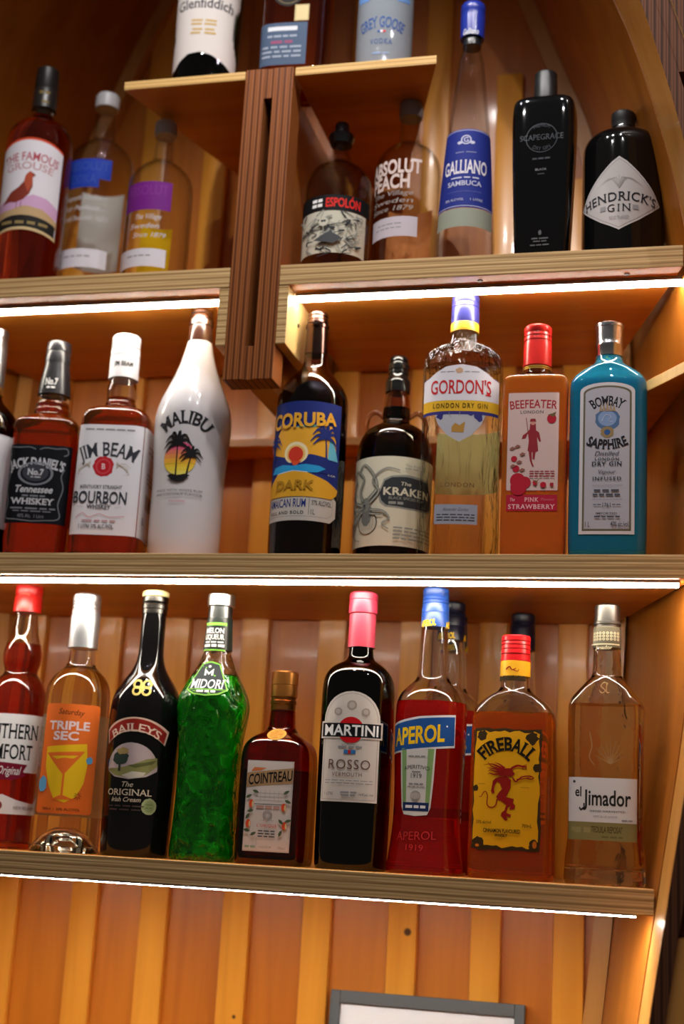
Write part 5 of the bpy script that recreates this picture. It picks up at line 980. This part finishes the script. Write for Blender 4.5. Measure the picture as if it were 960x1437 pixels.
b = Bottle('skulltequila', 'tequila_bottle', 'squat tequila bottle with black stopper and a skeleton drawing under red lettering', TOP)
b.glass(THIN, thin_glass('smoke', (.80, .78, .68), (.4, .38, .3), False), 240); b.cap('lid', 'stopper', gloss('#16161a', .2))
L = b.lab('neck_band', 128, 275, 296, BLACK, 0); L.text('ESPOLÓN', .62, .5, .56, .40, paper('#d42a24'), .03); L.fine(.25, .38, .66, .2, WHITE, 2); L.fine(.25, .38, .34, .2, WHITE, 2); L.done()
SK = paper('#c3bfae'); L = b.lab('front_label', 112, 297, 356, SK, -2, [(0, 0), (.1, .03), (.9, .03), (1, 0), (1, 1), (0, 1)])
rnd = random.Random(11)
for k in range(64):
    x, y = rnd.uniform(.08, .9), rnd.uniform(.1, .9); L.curve([(x, y), (x+rnd.uniform(-.1, .1), y+rnd.uniform(-.18, .18)), (x+rnd.uniform(-.14, .14), y+rnd.uniform(-.2, .2))], rnd.uniform(1.2, 3.4), (INK, MG)[k % 2], .3)
L.ell(.42, .72, .06, SK, n=16); L.ell(.405, .74, .015, INK); L.ell(.435, .74, .015, INK); L.poly([(.3, .3), (.5, .5), (.65, .35), (.55, .22)], paper('#4a4c50')); L.done()

b = Bottle('vodkapeach', 'vodka_bottle', 'clear vodka bottle with large pale lettering and a peach coloured back label', TOP)
b.glass(THIN, THINWATER, 214); b.cap('lid', 'screw_cap', gloss('#8f8c90', .3))
PCH = paper('#cdb9b2'); L = b.lab('printed_front', 88, 226, 300, None, -6); L.text('ABSOLUT', .47, .86, .25, .95, PCH, .035); L.text('PEACH', .40, .58, .25, .72, PCH, .035)
for y, t in ((.36, 'The Village'), (.22, 'Sweden'), (.08, 'Since 1879')): L.text(t, .45, y, .09, .75, paper('#9d938c'), 0, .3)
L.done()
L = b.lab('lower_label', 76, 306, 333, paper('#b9b2bb'), -8); L.fine(.2, .7, .65, .06, GREY, 4); L.fine(.15, .7, .45, .05, GREY, 5); L.done()
L = b.lab('back_label', 70, 262, 362, thin_paper('#e59a62'), 157); L.done()

b = Bottle('sambuca', 'sambuca_bottle', 'tall tapering sambuca bottle with blue cap and blue label', TOP)
b.glass(THIN, THINWATER, 84); b.cap('lid', 'screw_cap', gloss('#1c2f8f', .25)); b.cap('collar', 'neck_collar', gloss('#15171c', .3))
L = b.ring_prm('lid').lab('cap_print', 26, 37, 50, None, -1); L.text('Galliano', .5, .6, .6, .95, SL, .03, .1); L.done()
GN = paper('#232f80'); LT = paper('#b9bad0'); L = b.lab('front_label', 100, 183, 292, GN, 0)
L.line([(0, .985), (1, .985)], .8, LT); L.line([(0, .02), (1, .02)], .8, LT); L.ell(.5, .86, .075, LT, hole=.75); L.text('G', .5, .86, .06, .07, LT, .02); L.ell(.41, .825, .035, LT, .02); L.ell(.59, .825, .035, LT, .02); L.fine(.35, .65, .70, .014, paper('#7378a8'), 2)
L.text('GALLIANO', .5, .515, .165, .66, paper('#d5d0d8'), .02, 0, .03); L.fine(.30, .70, .375, .016, LT, 3); L.text('SAMBUCA', .5, .305, .06, .50, LT, .015, 0, .05); L.line([(.25, .2), (.75, .2)], .3, paper('#7378a8')); L.text('38% ALC/VOL', .36, .10, .03, .28, LT); L.text('1 LITRE', .68, .10, .03, .18, LT); L.done(zstep=4)
L = b.lab('clear_band', 96, 293, 318, paper('#8d9284'), 0, None, .3); L.done()

b = Bottle('blackgin', 'black_gin_bottle', 'tall black faceted gin bottle without paper label, second from right on the upper shelf', TOP)
b.glass(gloss('#08090b', .06), solid=True); b.cap('lid', 'stopper', gloss('#1d1d1f', .4))
E2 = gloss('#3c4046', .2); L = b.lab('embossed_front', 62, 166, 226, None, 0); L.ell(.5, .5, .36, E2, n=36, hole=.95); L.text('SCAPEGRACE', .5, .52, .13, .98, E2, 0, 0, .04); L.text('PREMIUM', .5, .80, .08, .4, E2, 0, arc=.06); L.text('DRY GIN', .5, .25, .08, .4, E2, 0, arc=-.06); L.fine(.3, .7, .02, .04, E2, 3); L.done()
L = b.lab('printed_front', 46, 236, 348, None, 0); PR = paper('#55585c'); L.text('BLACK', .5, .965, .026, .34, paper('#7c7d80'), .01); L.fine(.4, .6, .91, .008, PR, 1); L.ell(.5, .19, .045, PR, .03); L.fine(.25, .75, .12, .018, PR, 2); L.fine(.3, .7, .085, .014, PR, 2); L.fine(.22, .78, .04, .016, PR, 3); L.done()

b = Bottle('apothecary', 'gin_bottle', 'stout round black gin bottle with a white diamond label at the upper right', TOP)
b.glass(gloss('#0a0a0b', .08), solid=True); b.cap('lid', 'stopper', gloss('#262527', .4))
L = b.lab('front_label', 132, 221, 322, None, -1); DI = [(0, .40), (.12, .58), (.28, .77), (.42, .93), (.5, 1), (.58, .93), (.72, .77), (.88, .58), (1, .40), (.86, .27), (.70, .13), (.5, 0), (.30, .13), (.14, .27)]
L.poly(DI, paper('#b9b4b4')); L.poly([(.5+(x-.5)*.95, .47+(y-.47)*.95) for x, y in DI], paper('#8f8b8b')); L.poly([(.5+(x-.5)*.925, .47+(y-.47)*.925) for x, y in DI], paper('#b3aeae'))
for k in range(9):
    a = -1+k/4; L.curve([(.5, .56), (.5+.10*a, .70), (.5+.24*a, .60+.14*(1-abs(a)))], .8, paper('#918d8d'), .4)
L.text("HENDRICK'S", .5, .45, .12, .84, IK, .008, 0, .045, arc=.05, tr=1.1); L.text('GIN', .5, .295, .10, .24, IK, 0, 0, .045, tr=1.3); L.fine(.30, .36, .30, .06, GREY, 1); L.fine(.64, .70, .30, .06, GREY, 1); L.text('SCOTLAND', .5, .165, .045, .20, GREY, tr=1.1); L.done()

# ---- small top platform
b = Bottle('malt', 'malt_whisky_bottle', 'dark green malt whisky bottle with cream label on the top platform', PLAT)
b.glass(glass('bottle_green', (.06, .12, .05)), liquid('malt', (.12, .06, .02)), -40); b.cap('lid', 'stopper', gloss('#1d2b1d', .35))
L = b.lab('front_label', 118, -30, 92, None, 0); L.poly([(0, 0), (.14, 0), (.22, .06), (.34, .13), (.48, .15), (.62, .12), (.78, .05), (.88, 0), (1, 0), (1, 1), (0, 1)], paper('#c9c1bd'))
L.text('Glenfiddich', .5, .70, .11, .72, paper('#3d3a40'), .015, 0, .03, arc=.02); L.ell(.5, .88, .06, GOLD, .05, 14, 0, .2)
for y, w in ((.50, .3), (.46, .3), (.40, .26), (.36, .3)): L.fine(.5-w/2, .5+w/2, y, .022, paper('#b99a5e'), 2)
L.done()
b = Bottle('flatwhiskey', 'whiskey_bottle', 'square amber whiskey bottle with slate grey label on the top platform', PLAT)
b.glass(CLEAR, liquid('copper', (.80, .24, .05)), -90); b.cap('lid', 'stopper', gloss('#2a2321', .35))
SLT = paper('#46566e'); L = b.lab('front_label', 70, 34, 91, SLT, -12); P4 = paper('#c9cbd2'); L.fine(.2, .8, .86, .10, P4, 1); L.fine(.2, .8, .68, .05, paper('#8e98a8'), 4); L.fine(.28, .72, .54, .07, paper('#8a4a6a'), 2)
for y in (.42, .31, .2): L.fine(.1, .9, y, .05, paper('#8e98a8'), 4)
L.done()
L = b.lab('gold_stamp', 20, 10, 32, paper('#c7b487'), 14); L.frame(.8, .5, paper('#9a8450')); L.done()
L = b.lab('round_seal', 46, -26, 9, None, -6); L.ell(.5, .5, .5, paper('#191514')); L.ell(.5, .5, .42, paper('#6a5a40'), hole=.92); L.done()
b = Bottle('frosted', 'frosted_vodka_bottle', 'frosted pale blue vodka bottle at the right end of the top platform', PLAT)
FRG = liquid('frosted_glass', (.72, .82, .93), .55, 1.45)
b.glass(FRG, liquid('water', (.97, .97, .92)), -60); b.cap('lid', 'stopper', gloss('#9aa7bd', .35))
BB = paper('#31518c'); L = b.lab('printed_front', 74, 0, 66, None, 0); L.text('GREY GOOSE', .5, .52, .22, .92, BB, .015, 0, .05, arc=.08)
for x, h in ((.43, '#2f4b8f'), (.48, '#d5d5dc'), (.53, '#b93a3f')): L.rect(x, .30, x+.05, .345, paper(h))
L.text('VODKA', .5, .12, .10, .42, BB, 0, 0, .05, tr=1.3); L.fine(.35, .65, -.12, .04, paper('#7d92b4'), 2); L.done()
L = b.lab('upper_print', 88, -60, 4, None, 0); L.poly([(0, .1), (.25, .05), (.5, .3), (.75, .05), (1, .1), (1, 1), (0, 1)], paper('#5f83b9')); L.done()
